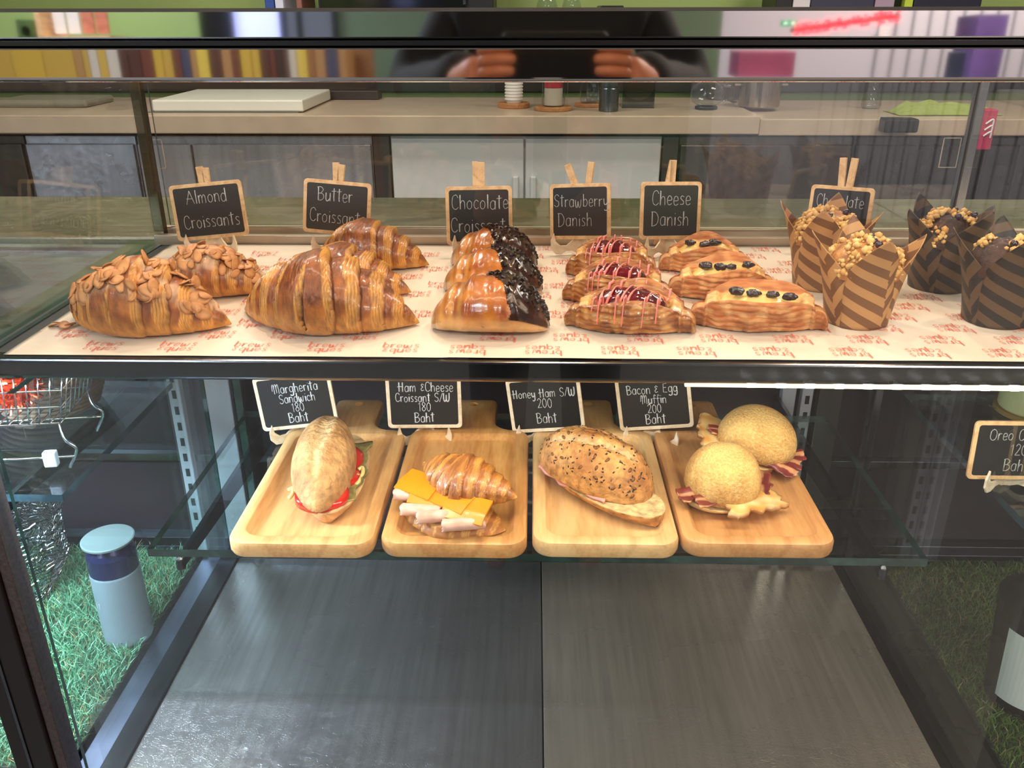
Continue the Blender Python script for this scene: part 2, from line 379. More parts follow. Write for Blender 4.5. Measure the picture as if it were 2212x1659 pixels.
# deck of two steel plates
YD0, YD1 = .70, 1.12
xm = G(1171, 1400, ZD).x
link('deck_plate', MB().box(PL + .014, xm - .001, YD0, YD1, ZD - .004, ZD), M_deck, case, bevel=.0008)
link('deck_plate', MB().box(xm + .001, PR - .014, YD0, YD1, ZD - .004, ZD), steel('brushed_deck_steel_warm_lit', (196, 178, 160), .25, (14, .6, 1), .25, 9, metal=.7), case, bevel=.0008)  # warm light on the right plate is put into its steel colour
link('deck_frame', MB().box(-1.1, 1.2, .70, 1.14, ZD - .03, ZD - .008), M_dark, case)
link('deck_channel', MB().box(PL - .042, PL - .010, .70, 1.13, ZD - .008, ZD + .002), steel('channel_steel', (128, 132, 150), .35, (10, 1, 1), .2, 6, scratch=False), case, bevel=.001)
link('deck_channel', MB().box(PR + .010, PR + .05, .70, 1.13, ZD - .008, ZD + .002), M_dark, case, bevel=.001)
for s in (PL, PR):
    link('seal_strip', MB().box(s - .012 + (.012 if s > 0 else 0) - .002, s + .014, .70, 1.13, ZD - .004, ZD + .004), M_black, case, bevel=.001)
# lower rear wall
M_rear = pbr('dark_rear_panel', (46, 38, 44), .28, 0, .25, 3)
link('rear_panel', MB().box(-1.1, 1.2, 1.15, 1.16, ZD + .03, ZS - .015), M_rear, case)
link('rear_sill', MB().xprof([(1.118, ZD - .03), (1.118, ZD + .012), (1.128, ZD + .014), (1.130, ZD + .030), (1.150, ZD + .032), (1.150, ZD - .03)], -1.1, 1.2), steel('rear_sill_steel', (80, 82, 92), .3, (1, 8, 8), .3, 6, scratch=False), case, bevel=.001)
link('rear_rail', MB().box(-1.1, 1.2, 1.135, 1.150, .685, .697), M_shelfmetal, case, bevel=.001)
def upright(x, w, mat, slots=True, y=1.118, face=.014):
    u = link('upright', MB().box(x - w / 2, x + w / 2, y, y + face, ZD, ZS - .016), mat, case, bevel=.0015)
    if slots:
        m = MB()
        for k in range(17):
            z = ZD + .045 + k * .026; m.box(x - .003, x + .003, y - .0006, y + .002, z, z + .013)
        link('slot_row', m, M_black, u)
upright(V(395, 950, 1.12).x, .018, M_upright)
upright(V(487, 950, 1.12).x, .036, M_upright, False)
upright(V(497, 950, 1.12).x + .022, .012, M_edge, False)
upright(V(1703, 860, 1.12).x, .020, M_upright, False)
upright(V(1740, 880, 1.12).x, .016, M_upright)
upright(V(1790, 880, 1.12).x, .034, steel('grey_rear_post', (100, 98, 96), .4, (4, 4, .5), .2, 6, scratch=False), False)
upright(V(1890, 900, 1.12).x, .012, M_shelfmetal, False)
# front mullion
link('mullion', MB().xprof([(0, 0)] * 0 or [(.672, .40), (.672, ZS - .03), (.70, ZS - .03), (.70, .40)], PL - .085, PL - .041), pbr('black_brown_frame', (26, 18, 15), .3, .2), case, bevel=.002)
link('mullion_gasket', MB().box(PL - .041, PL - .030, .676, .70, .40, ZS - .03), pbr('dotted_gasket', (66, 54, 50), .6, 0, .5, 300), case, bevel=.001)
link('mullion_trim', MB().box(PL - .068, PL - .065, .6705, .674, .40, ZS - .03), M_shelfmetal, case)
# hanging price strip on the service side, right divider post and small framed plate marks
link('rear_divider', MB().box(XR - .002, XR + .010, YB + .004, YB + .016, ZS + .015, ZC - .05), steel('divider_steel', (150, 150, 150), .2, (1, 1, 1), .1, 4, scratch=False), case, bevel=.001)
link('rear_divider', MB().box(XL - .012, XL + .002, YB + .004, YB + .016, ZS + .015, ZC - .05), steel('divider_bronze', (92, 84, 66), .3, (1, 1, 1), .3, 4, scratch=False), case, bevel=.001)
def slider_mark(u, v, w, h):
    p = V(u, v, YB + .024); t = MB(); a = .0009
    t.box(p.x - w / 2, p.x + w / 2, p.y - .001, p.y, p.z + h / 2 - a, p.z + h / 2); t.box(p.x - w / 2, p.x + w / 2, p.y - .001, p.y, p.z - h / 2, p.z - h / 2 + a)
    t.box(p.x - w / 2, p.x - w / 2 + a, p.y - .001, p.y, p.z - h / 2, p.z + h / 2); t.box(p.x + w / 2 - a, p.x + w / 2, p.y - .001, p.y, p.z - h / 2, p.z + h / 2)
    link('finger_pull', t, pbr('pull_outline', (176, 160, 140), .4), case)
slider_mark(336, 333, .023, .038); slider_mark(2052, 330, .023, .038)
pane('rear_glass', XL + .004, V(1224, 300, 1.14).x, YB + .021, YB + .025, ZS + .02, ZC - .052, M_edge_cool, case)
pane('rear_glass', V(1152, 300, 1.14).x, XR - .004, YB + .010, YB + .014, ZS + .02, ZC - .052, M_edge_cool, case)

# middle glass shelf on two arms
gl = thing('glass_shelf', 'clear glass shelf with green edge holding the four wooden boards', 'shelf', (0, 0, 0))
pane('shelf_pane', -.388, .394, .712, 1.035, ZG - .009, ZG, M_edge, gl, M_shelfglass)
M_armsteel = steel('arm_steel', (88, 92, 98), .3, (4, .5, 4), .2, 6, scratch=False)
def arm(x, y0, y1, z, parent):
    m = MB(); m.xprof([(y0 - .004, z - .006), (y0 - .002, z - .013), (y0 + .006, z - .014), (y1, z - .040), (y1, z), (y0, z)], x - .003, x + .003)
    m.tube([(x, y0, z - .001), (x, y0 - .005, z - .003), (x, y0 - .006, z - .011), (x, y0 - .001, z - .014)], .004, 10)
    return link('shelf_arm', fixn(m.mesh()), M_armsteel, parent, bevel=.0008)
arm(-.356, .716, 1.12, ZG - .0092, gl); arm(.352, .716, 1.12, ZG - .0092, gl)
gl2 = thing('glass_shelf', 'glass shelf in left compartment carrying the wire baskets', 'shelf')
yl = .762; zl = ZC - .468
pane('shelf_pane', -1.0, PL - .016, yl, 1.06, zl - .009, zl, M_edge_cool, gl2, M_shelfglass)
arm(-.56, yl + .01, 1.12, zl - .0092, gl2)
gl3 = thing('glass_shelf', 'glass shelf in right compartment under the cheesecake sign', 'shelf')
yr = .735; zr = ZC - .478
pane('shelf_pane', PR + .014, 1.15, yr, 1.06, zr - .009, zr, M_edge_cool, gl3, M_shelfglass)
arm(PR + .06, yr + .01, 1.12, zr - .0092, gl3)

# ================================================================== hand-lettered strokes
GL = {
 'A': (.62, [[(0, 0), (.32, 1)], [(.32, 1), (.60, .02)], [(.04, .42), (.52, .40)]]),
 'B': (.55, [[(.08, 0), (.08, 1)], ['c', (.0, .95), (.25, 1.0), (.45, .82), (.30, .56), (.12, .52)], ['c', (.12, .52), (.42, .48), (.50, .22), (.32, .02), (.06, .0)]]),
 'C': (.5, [['c', (.48, .80), (.34, 1.0), (.12, .9), (.04, .5), (.10, .12), (.30, .0), (.48, .16)]]),
 'D': (.58, [[(.08, 0), (.08, 1)], ['c', (0, .98), (.32, .95), (.52, .6), (.46, .2), (.24, .02), (.04, 0)]]),
 'E': (.5, [[(.44, .98), (.1, .94), (.06, .04), (.44, .0)], [(.08, .52), (.38, .54)]]),
 'H': (.62, [[(.14, 0), (.14, 1)], [(.48, 0), (.50, 1)], ['c', (-.04, .52), (.2, .56), (.56, .54)]]),
 'M': (.72, [['c', (-.02, .3), (.04, .9), (.14, .98), (.18, .6), (.18, 0)], ['c', (.18, .6), (.30, .98), (.40, .9), (.42, .1)], ['c', (.42, .6), (.54, .98), (.64, .85), (.66, 0)]]),
 'O': (.58, [['c', (.28, 1), (.06, .8), (.04, .25), (.26, 0), (.50, .2), (.52, .75), (.28, 1)]]),
 'S': (.5, [['c', (.46, .85), (.28, 1.0), (.08, .82), (.16, .56), (.40, .42), (.42, .12), (.22, 0), (.04, .14)]]),
 'W': (.72, [['c', (.04, .98), (.04, .3), (.14, 0), (.30, .2), (.34, .75)], ['c', (.34, .6), (.36, .1), (.52, 0), (.64, .3), (.66, 1)]]),
 'a': (.46, [['c', (.38, .52), (.22, .62), (.06, .45), (.06, .12), (.22, 0), (.36, .14)], [(.38, .60), (.38, 0)]]),
 'b': (.45, [[(.06, 1), (.06, 0)], ['c', (.06, .45), (.24, .6), (.38, .4), (.34, .1), (.18, 0), (.06, .1)]]),
 'c': (.4, [['c', (.36, .50), (.2, .62), (.05, .42), (.06, .14), (.2, 0), (.36, .1)]]),
 'd': (.46, [['c', (.38, .48), (.22, .62), (.06, .45), (.06, .12), (.22, 0), (.36, .14)], [(.39, 1), (.39, 0)]]),
 'e': (.42, [['c', (.07, .30), (.36, .34), (.30, .58), (.14, .60), (.05, .35), (.10, .05), (.24, 0), (.37, .10)]]),
 'f': (.36, [['c', (.36, .88), (.22, 1.0), (.16, .8), (.16, 0)], [(.0, .56), (.34, .58)]]),
 'g': (.46, [['c', (.38, .50), (.22, .62), (.06, .42), (.10, .08), (.26, .06), (.38, .2)], ['c', (.39, .6), (.39, -.2), (.22, -.36), (.04, -.26)]]),
 'h': (.46, [[(.06, 1), (.06, 0)], ['c', (.06, .35), (.2, .6), (.36, .5), (.38, 0)]]),
 'i': (.2, [[(.09, .58), (.09, 0)], [(.085, .80), (.095, .86)]]),
 'l': (.2, [[(.08, 1), (.08, 0)]]),
 'm': (.66, [[(.06, .6), (.06, 0)], ['c', (.06, .35), (.18, .6), (.30, .5), (.30, 0)], ['c', (.31, .35), (.44, .6), (.55, .5), (.57, 0)]]),
 'n': (.46, [[(.06, .6), (.06, 0)], ['c', (.06, .35), (.2, .6), (.36, .5), (.38, 0)]]),
 'o': (.44, [['c', (.20, .6), (.05, .42), (.06, .12), (.2, 0), (.35, .14), (.36, .45), (.20, .6)]]),
 'q': (.46, [['c', (.38, .5), (.2, .62), (.05, .35), (.14, .05), (.36, .15)], [(.39, .6), (.39, -.35)]]),
 'r': (.36, [[(.06, .6), (.06, 0)], ['c', (.06, .35), (.16, .56), (.32, .56)]]),
 's': (.38, [['c', (.33, .54), (.18, .62), (.08, .48), (.18, .34), (.30, .22), (.26, .04), (.06, .04)]]),
 't': (.36, [['c', (.16, .95), (.15, .3), (.17, 0)], [(-.02, .72), (.34, .76)]]),
 'u': (.46, [['c', (.06, .6), (.06, .1), (.2, 0), (.36, .2)], [(.38, .6), (.38, 0)]]),
 'w': (.62, [['c', (.04, .58), (.08, .05), (.2, .0), (.28, .45)], ['c', (.28, .4), (.36, 0), (.48, .05), (.54, .6)]]),
 'y': (.44, [['c', (.05, .6), (.08, .2), (.2, .1), (.36, .3)], ['c', (.38, .6), (.37, -.15), (.24, -.36), (.08, -.30)]]),
 '&': (.42, [['c', (.34, .68), (.18, .80), (.08, .64), (.24, .48), (.06, .30), (.12, .08), (.34, .16)]]),
 '/': (.4, [[(.02, 0), (.36, 1.0)]]),
 '1': (.32, [[(.0, .78), (.16, .98), (.16, 0)]]),
 '2': (.46, [['c', (.05, .80), (.20, 1.0), (.38, .82), (.30, .50), (.04, .02)], [(.04, .02), (.44, .04)]]),
 '8': (.46, [['c', (.22, .54), (.06, .76), (.2, 1), (.38, .78), (.22, .54), (.04, .26), (.2, 0), (.40, .24), (.22, .54)]]),
 '0': (.48, [['c', (.22, 1), (.05, .7), (.06, .25), (.22, 0), (.40, .25), (.40, .75), (.22, 1)]]),
 '.': (.2, [[(.08, .02), (.1, .06)]]), ' ': (.34, []),
}
def lettering(lines, r=.0006, seed=1):
    """lines: (text, centre x, baseline z, cap height); drawn in the x-z plane facing -y"""
    rr = random.Random(seed); m = MB()
    for text, cx, z, h in lines:
        k = 1.12; wid = sum(GL[c][0] * h * k for c in text); x = cx - wid / 2
        for c in text:
            w, st = GL[c]; jz = rr.uniform(-.03, .03) * h
            for s in st:
                cur = s[0] == 'c'; pts = [Vector((x + px * h, 0, z + py * h + jz)) for px, py in (s[1:] if cur else s)]
                m.tube(catmull(pts, 4) if cur else pts, r, 6, flat=.5)
            x += w * h * k
    return m
# ================================================================== paper liners with print
def logo_mesh():
    a = lettering([('brews', 0, .0030, .0125), ('&ques', .0004, -.0085, .0125)], .00055, 2)
    return [(x * 1.12, z * 1.0, y * .2) for x, y, z in a.v], a.f
LV, LF = logo_mesh()
def paper(x0, x1, rot, label, zoff):
    t = thing('paper_liner', label, 'paper', (0, 0, ZS + zoff), group=None)
    nx, ny = 60, 20; y0, y1 = YF - .006, YB - .008
    def f(i, j):
        x = x0 + (x1 - x0) * i / (nx - 1); yy = j / (ny - 1); y = y0 + (y1 - y0) * yy
        xx = x + (.0 if x0 > -.4 or i > 0 else 0)
        if i == 0 and x0 < -.4: xx = x + .012
        return (xx, y, .0006 + .0004 * nz(x, y, 0, 18)), (1, 1, 1)
    vs, fs, cs = grid(nx, ny, f); link('sheet', mesh_from(vs, fs), M_paper, t)
    m = MB(); stepx, stepy = .0700, .0330; k = 0
    ny_ = int((y1 - y0) / stepy)
    for r in range(ny_ + 1):
        y = y0 + .020 + r * stepy; off = (r * .38 % 1) * stepx
        x = x0 + .02 + off - stepx
        while x < x1 - .02:
            if x > x0 + .02:
                a = PI if rot else 0
                vs = [(x + (vx * cos(a) - vy * sin(a)), y + (vx * sin(a) + vy * cos(a)), .0014 + vz_) for vx, vy, vz_ in LV]
                if max(v[1] for v in vs) < y1: m.add(vs, LF)
            x += stepx
    link('print', m, M_print, t)
xs1 = G(975, 745, ZS).x
paper(XL + .008, xs1, False, 'white greaseproof liner with upright red print under the plain croissants', 0)
paper(xs1 - .004, 1.1, True, 'white greaseproof liner with upside-down red print under danishes and muffins', .0003)

def chalk_sign(label, lines, loc, rz, roll, w=.09, h=.068, pegs=None, stand='easel', lean=12, pale=False, lift=.0, group=None, r=.0006, feet=.05, wornc=(205, 205, 205), seed=1, foot_dx=0):
    """board centre sits at 'loc' (world); the easel reaches down to 'base' z"""
    base, c = loc
    t = thing('chalkboard_sign', label, 'sign', (c.x, c.y, base), rz, group)
    hz = c.z - base
    M = Matrix.Translation((0, 0, hz)) @ Matrix.Rotation(R(-lean), 4, 'X') @ Matrix.Rotation(R(-roll), 4, 'Y')
    toxz = Matrix.Rotation(R(90), 4, 'X')
    fm = M_ply_pale if pale else M_ply
    outer = rrect(w, h, .005, 5); inner = rrect(w - .009, h - .009, .003, 5); n = len(outer)
    m = MB(); vs = []
    for pl, y in ((outer, .0016), (outer, -.0016), (inner, -.0016), (inner, .0016)): vs += [M @ Vector((x, y, z)) for x, z in pl]
    fs = []
    for a in range(4):
        b = (a + 1) % 4
        for i in range(n): fs.append((a * n + i, a * n + (i + 1) % n, b * n + (i + 1) % n, b * n + i))
    m.add(vs, fs); link('frame', fixn(m.mesh()), fm, t, bevel=.0004)
    m = MB().prism(inner, -.0009, .0015, M @ toxz); link('slate', fixn(m.mesh()), M_slate, t)
    wm = lettering(lines, r, seed); wm.v = [tuple(M @ Vector((x, y - .0013, z))) for x, y, z in wm.v]
    link('writing', wm, pbr('chalk_%d' % wornc[0], wornc, .9, 0, .45, 700), t, smooth=True)
    # easel feet: a curl on each side and a strut behind
    bz = hz - h / 2 * cos(R(lean)) + .003
    def curl(s, big):
        pts = [(0, .036), (.007, .030), (.012, .018), (.020, .0115), (.028, .0115), (.034, .017), (.0365, .028), (.0405, .018), (.0400, .008), (.034, .0005), (.027, .0), (.020, .004), (.013, .0045), (.006, .001), (0, .0)]
        return [(s * x * big, z * big) for x, z in (pts if s > 0 else pts[::-1])]
    sc_ = feet / .05
    ys = .012
    for s in (-1, 1):
        m = MB().prism(curl(s, sc_), -.0012, .0012, Matrix.Translation((foot_dx, .010, .0003)) @ Matrix.Rotation(R(-s * 34), 4, 'Z') @ Matrix.Rotation(R(90), 4, 'X'))
        link('easel_foot', fixn(m.mesh()), [M_ply_pale if pale or True else fm], t, bevel=.0003)
    m = MB(); top = M @ Vector((0, .003, h * .25))
    m.tube([top, (0, .040 + .01, .003)], .0028, 4, flat=.5); m.box(-.003, .003, .0085, .0115, 0.0003, bz + .02)
    link('strut', m, fm, t)
    if pegs:
        cp = bpy.data.objects.new('clothespin', None); COL.objects.link(cp); cp.parent = t
        for (dx, ang, ln, wd_) in pegs:
            Mx = M @ Matrix.Translation((dx, .004, h / 2 - .008)) @ Matrix.Rotation(R(ang), 4, 'Y')
            m = MB(); m.box(-wd_ / 2, wd_ / 2, -.0005, .0045, 0, ln, Mx)
            link('prong', m, M_ply if ang < 5 else M_ply, cp, bevel=.0005)
    return t
BS = ZS + .0018
def sg(u, v, Y): return (BS, V(u, v, Y))
chalk_sign('small chalkboard reading Almond Croissants, behind the almond croissants', [('Almond', 0, .010, .0165), ('Croissants', .002, -.020, .0165)], sg(452, 455, 1.060), R(0), 5.5, .092, .069, [(-.004, -3, .028, .0085), (.001, 2, .026, .008)], lean=10, seed=3, r=.00085)
chalk_sign('small chalkboard reading Butter Croissants, half hidden by the top butter croissant', [('Butter', -.002, .008, .0165), ('Croissants', .002, -.019, .0165)], sg(728, 449, 1.060), R(-4), -4, .086, .066, [(-.003, -4, .03, .008), (.001, 3, .028, .0085)], lean=10, seed=4, r=.00085)
chalk_sign('small chalkboard reading Chocolate Croissant, behind the chocolate croissants', [('Chocolate', .002, .008, .0175), ('Croissant', -.001, -.020, .0175)], sg(1035, 466, 1.060), 0, 1, .083, .072, [(-.004, 0, .038, .007), (.003, 1, .037, .009)], lean=10, seed=5, r=.0009)
chalk_sign('small chalkboard reading Strawberry Danish, behind the jam danishes', [('Strawberry', .002, .006, .015), ('Danish', -.006, -.018, .0165)], sg(1253, 457, 1.060), R(-24), 6, .080, .068, [(-.006, -22, .034, .008), (.008, 9, .034, .008)], lean=10, seed=6, r=.0007)
chalk_sign('small chalkboard reading Cheese Danish, behind the cheese danishes', [('Cheese', .001, .007, .0175), ('Danish', 0, -.018, .0175)], sg(1448, 455, 1.060), R(10), -1.5, .078, .070, [(-.003, 10, .034, .008), (.002, 2, .034, .008)], lean=10, seed=7, r=.0009)
chalk_sign('small chalkboard reading Chocolate, mostly hidden behind the brown-wrapped muffins', [('Chocolate', 0, .010, .0145), ('&', 0, -.008, .013)], sg(1812, 465, 1.060), R(-40), 3, .078, .070, [(-.004, -4, .042, .008), (.005, 3, .042, .008)], lean=8, seed=8, r=.0007)
BG = ZG + .001
sgl = lambda u, v, Y: (BG, V(u, v, Y))
chalk_sign('black sign reading Margherita Sandwich 180 Baht, behind the tomato sandwich', [('Margherita', .003, .0120, .0120), ('Sandwich', .003, -.0010, .0115), ('180', .002, -.0135, .0115), ('Baht', .0, -.0270, .0125)], sgl(639, 866, .945), 0, 7, .096, .070, lean=6, pale=True, seed=9, r=.00095, wornc=(225, 228, 235))
chalk_sign('black sign reading Ham & Cheese Croissant S/W 180 Baht', [('Ham &Cheese', .003, .0125, .012), ('Croissant S/W', -.001, -.0005, .0110), ('180', .001, -.0130, .0115), ('Baht', .0, -.0270, .0125)], sgl(916, 866, .945), 0, 1, .092, .070, lean=6, pale=True, seed=10, r=.00095, wornc=(228, 228, 232))
chalk_sign('black sign reading Honey Ham S/W 200 Baht, behind the seeded roll', [('Honey Ham S/W', 0, .0095, .0110), ('200', .0, -.004, .012), ('Baht', .0, -.024, .013)], sgl(1178, 873, .945), R(-12), 9.5, .092, .070, lean=6, pale=True, seed=11, r=.0009, wornc=(222, 222, 222))
chalk_sign('black sign reading Bacon & Egg Muffin 200 Baht, behind the round muffins', [('Bacon & Egg', -.001, .0115, .0115), ('Muffin', .0, -.0015, .0110), ('200', .0, -.0135, .0110), ('Baht', .0, -.0275, .0125)], sgl(1413, 868, .945), R(-12), 10, .090, .070, lean=6, pale=True, seed=12, r=.0009, wornc=(223, 223, 223))
chalk_sign('worn black sign reading Oreo Cheese 120 Baht in the right compartment', [('Oreo Cheese', .0, .012, .0125), ('120', .0, -.005, .013), ('Baht', .0, -.023, .0135)], (zr + .001, V(2200, 973, .81)), R(0), 0, .100, .066, lean=6, seed=13, r=.0008, wornc=(190, 190, 185))
# ================================================================== pastries
BROWN = lin((150, 78, 20)); DKBR = lin((90, 38, 12)); GOLD = lin((204, 138, 50)); PALE = lin((222, 168, 84)); CREAM = lin((236, 208, 150))
def croissant_fn(L, Wd, Hh, bend, seed, B=(.20, .46, .68, .86), skew=.16, peak=.0, dusty=0, step=.15, dark=1.0, bendl=None):
    def fn(s, th):
        """s -1..1, th: 0 = back, pi/2 = top, pi = front"""
        a = abs(s); env = max(.0, 1 - a ** 1.6) ** .80 * (1 + .10 * nz(s * 2, 0, 0, 1, seed)); env = max(env, .16 * (1 - a ** 12) ** .5)
        sp = s - peak * (1 - a)
        so = sp + skew * cos(th) * (1 if s > 0 else -1) * (1 - a) + .02 * nz(s, th, 0, 2, seed)
        ao = abs(so); k = 0; lo = 0
        for b in B:
            if ao > b: k += 1; lo = b
        hi = B[k] if k < len(B) else 1.05
        t = (ao - lo) / (hi - lo)
        m = 1 + step * (t - .45) if k else 1 + step * .40
        wv = .14 * nz(s * 5, th * 2, 4, 1, seed); lam = sstep(.46, .56, t + wv) if k else sstep(.62, .74, t + wv)
        m += lam * .018 * sin(t * 2 * PI * 7.5 + 3 * nz(s * 4, th, 0, 1, seed))
        m -= .05 * math.exp(-((t if k else 1) / .07) ** 2)
        m += .05 * nz(s * 3.5, th * 1.3, seed, 1.2, seed) + .008 * nz(s * 30, th * 9, seed, 1, seed)
        ry = Wd / 2 * env * m; rz = Hh * env * m
        sz = sin(th); cz = cos(th)
        z = rz * (.40 + .60 * (abs(sz) ** .9) * (1 if sz > 0 else -1)) if sz > 0 else rz * (.40 + .46 * sz)
        z = max(z, .002 * (1 + .5 * nz(s * 9, th * 3, 0, 1, seed)))
        y = ry * (1 if cz > 0 else -1) * abs(cz) ** .85 + (bendl if s < 0 and bendl is not None else bend) * s * s
        x = L / 2 * (s + .03 * sin(th * 1) * skew)
        n1 = nz(s * 7, th * 3, 3, 1, seed); n2 = nz(s * 22, th * 7, 9, 1, seed)
        bake = .55 + .45 * sin(th) if True else 1
        base = mix(mix(GOLD, BROWN, .45 + .75 * bake + .35 * n1), DKBR, max(0, dark * (.45 * bake + .60 * n1 + .35 * n2)))
        lines = .5 + .5 * sin(t * 2 * PI * 7.5 + 3 * nz(s * 4, th, 0, 1, seed))
        pal = mix(mix(GOLD, BROWN, .7), mix(GOLD, PALE, .6), lines * (.8 + .5 * n1))
        c = mix(base, pal, lam * (.95 if th > .2 else .6))
        c = mix(c, mix(GOLD, PALE, .3), max(0, -sin(th)) * .5 + sstep(.28, .0, z / Hh) * .45)
        if dusty:
            d = dusty * sstep(-.25, .35, nz(s * 5, th * 2, 1, 1.3, seed + 5)) * sstep(.2, .9, sin(th))
            c = mix(c, lin((206, 170, 140)), d)
        return Vector((x, y, z)), c
    return fn
def surf_mesh(fn, ns=170, nt=72):
    def f(i, j):
        s = -1 + 2 * i / (ns - 1); s = math.copysign(abs(s) ** .92, s)
        return fn(max(-.999, min(.999, s)), 2 * PI * j / nt)
    vs, fs, cs = grid(ns, nt, f, closev=True)
    fs.append(tuple(range(nt))); fs.append(tuple((ns - 1) * nt + k for k in range(nt))[::-1])
    return fixn(mesh_from(vs, fs, cs))
MV_cro = vmat('croissant_crust', .40, .40, .9, 130, .32, 75, bdist=.0026, st=(2.4, .7, .9))
MV_alm = vmat('dusted_crust', .6, .08, .8, 160, .3, 80, bdist=.002, st=(2.2, .8, .9))
MV_flake = vmat('toasted_flake', .55, .05, .15, 200, .12, 120)
def place(root, u, v, dy, rz, z=None):
    p = G(u, v, BS if z is None else z); root.location = (p.x * (p.y + dy) / p.y, p.y + dy, BS if z is None else z); root.rotation_euler = (0, 0, R(rz))
FLAKES = []
for k in range(6):
    r0 = rnd.uniform(.0065, .0098); asp = rnd.uniform(.6, .85); ph = rnd.uniform(0, 6); m = MB(); n = 16; curv = rnd.uniform(-.15, .25)
    top = []
    for rr_ in (0.0, .55, 1.0):
        for q in range(n):
            a = 2 * PI * q / n; r_ = rr_ * r0 * (1 + .08 * sin(2 * a + ph) + (.15 if cos(a) > .9 else 0)); x, y = r_ * cos(a), r_ * asp * sin(a); top.append((x, y, curv * (x * x + y * y) / r0))
    vs = [(x, y, z + .0004) for x, y, z in top] + [(x, y, z - .0004) for x, y, z in top]; N_ = len(top); fs = []
    for s_ in (0, 1):
        for i in range(2):
            for q in range(n):
                f_ = (s_ * N_ + i * n + q, s_ * N_ + i * n + (q + 1) % n, s_ * N_ + (i + 1) * n + (q + 1) % n, s_ * N_ + (i + 1) * n + q); fs.append(f_ if s_ == 0 else f_[::-1])
    for q in range(n): fs.append((2 * n + q, 2 * n + (q + 1) % n, N_ + 2 * n + (q + 1) % n, N_ + 2 * n + q))
    cs = [mix(lin((206, 150, 96)), lin((168, 102, 52)), (i % N_) // n / 2 * rnd.uniform(.6, 1)) for i in range(2 * N_)]
    me = fixn(mesh_from(vs, fs, cs)); me.materials.append(MV_flake); FLAKES.append(me)
def scatter_flakes(root, fn, n, seed, smax=.7, tr=(.35, .80)):
    r_ = random.Random(seed)
    for k in range(n):
        s = r_.uniform(-smax, smax); th = PI * r_.uniform(*tr)
        p, _ = fn(s, th); p2, _ = fn(s + .02, th); p3, _ = fn(s, th + .08)
        nrm = (p2 - p).cross(p3 - p)
        if nrm.length < 1e-9: continue
        nrm.normalize()
        if nrm.z < 0 and sin(th) > 0: nrm = -nrm
        nrm = (nrm + Vector((r_.uniform(-.3, .3), r_.uniform(-.3, .3), r_.uniform(-.1, .2)))).normalized()
        o = bpy.data.objects.new('almond_flake', FLAKES[k % 6]); COL.objects.link(o); o.parent = root
        q = nrm.to_track_quat('Z', 'Y') @ Euler((0, 0, r_.uniform(0, 6.28))).to_quaternion()
        o.matrix_local = Matrix.Translation(p + nrm * r_.uniform(.0005, .0035)) @ q.to_matrix().to_4x4() @ Matrix.Scale(r_.uniform(.8, 1.25), 4)
# --- almond croissants
fa = croissant_fn(.174, .088, .068, .016, 3, bendl=.034, peak=-.05, dusty=.8, step=.13, dark=.7)
t = thing('almond_croissant', 'flaked almond croissant in front, nearest the left end of the shelf', 'croissant', group='almond croissants')
link('pastry', surf_mesh(fa), MV_alm, t); scatter_flakes(t, fa, 90, 11, .8, (.38, .86)); place(t, 308, 742, .040, -4)
fb = croissant_fn(.142, .080, .049, .012, 8, bendl=.02, peak=.05, dusty=.9, step=.13, dark=.8)
t = thing('almond_croissant', 'flaked almond croissant behind the front one, under its sign', 'croissant', group='almond croissants')
link('pastry', surf_mesh(fb), MV_alm, t); scatter_flakes(t, fb, 62, 12, .75, (.35, .8)); place(t, 462, 650, .034, -6)
t = thing('almond_crumb', 'loose almond flakes fallen left of the front almond croissant', 'crumb', (0, 0, 0))
for k, (u, v) in enumerate(((118, 700), (128, 697), (140, 704), (150, 700))):
    o = bpy.data.objects.new('almond_flake', FLAKES[k]); COL.objects.link(o); o.parent = t; o.location = G(u, v, BS + .002); o.rotation_euler = (rnd.uniform(-.4, .4), rnd.uniform(-.4, .4), k)
# --- butter croissants
for (u, v, dy, rz, L_, W_, H_, bend, seed, peak, lab) in (
    (700, 738, .044, -4, .190, .098, .073, .012, 21, -.08, 'large butter croissant at the front of its row'),
    (742, 652, .036, -12, .154, .080, .051, .010, 26, .0, 'middle butter croissant, partly hidden by the front one'),
    (797, 590, .034, -12, .148, .078, .055, .012, 31, .0, 'rearmost butter croissant, leaning on its chalkboard')):
    t = thing('butter_croissant', lab, 'croissant', group='butter croissants')
    link('pastry', surf_mesh(croissant_fn(L_, W_, H_, bend, seed, peak=peak, step=.15, bendl=.040 if seed == 21 else None)), MV_cro, t); place(t, u, v, dy, rz)
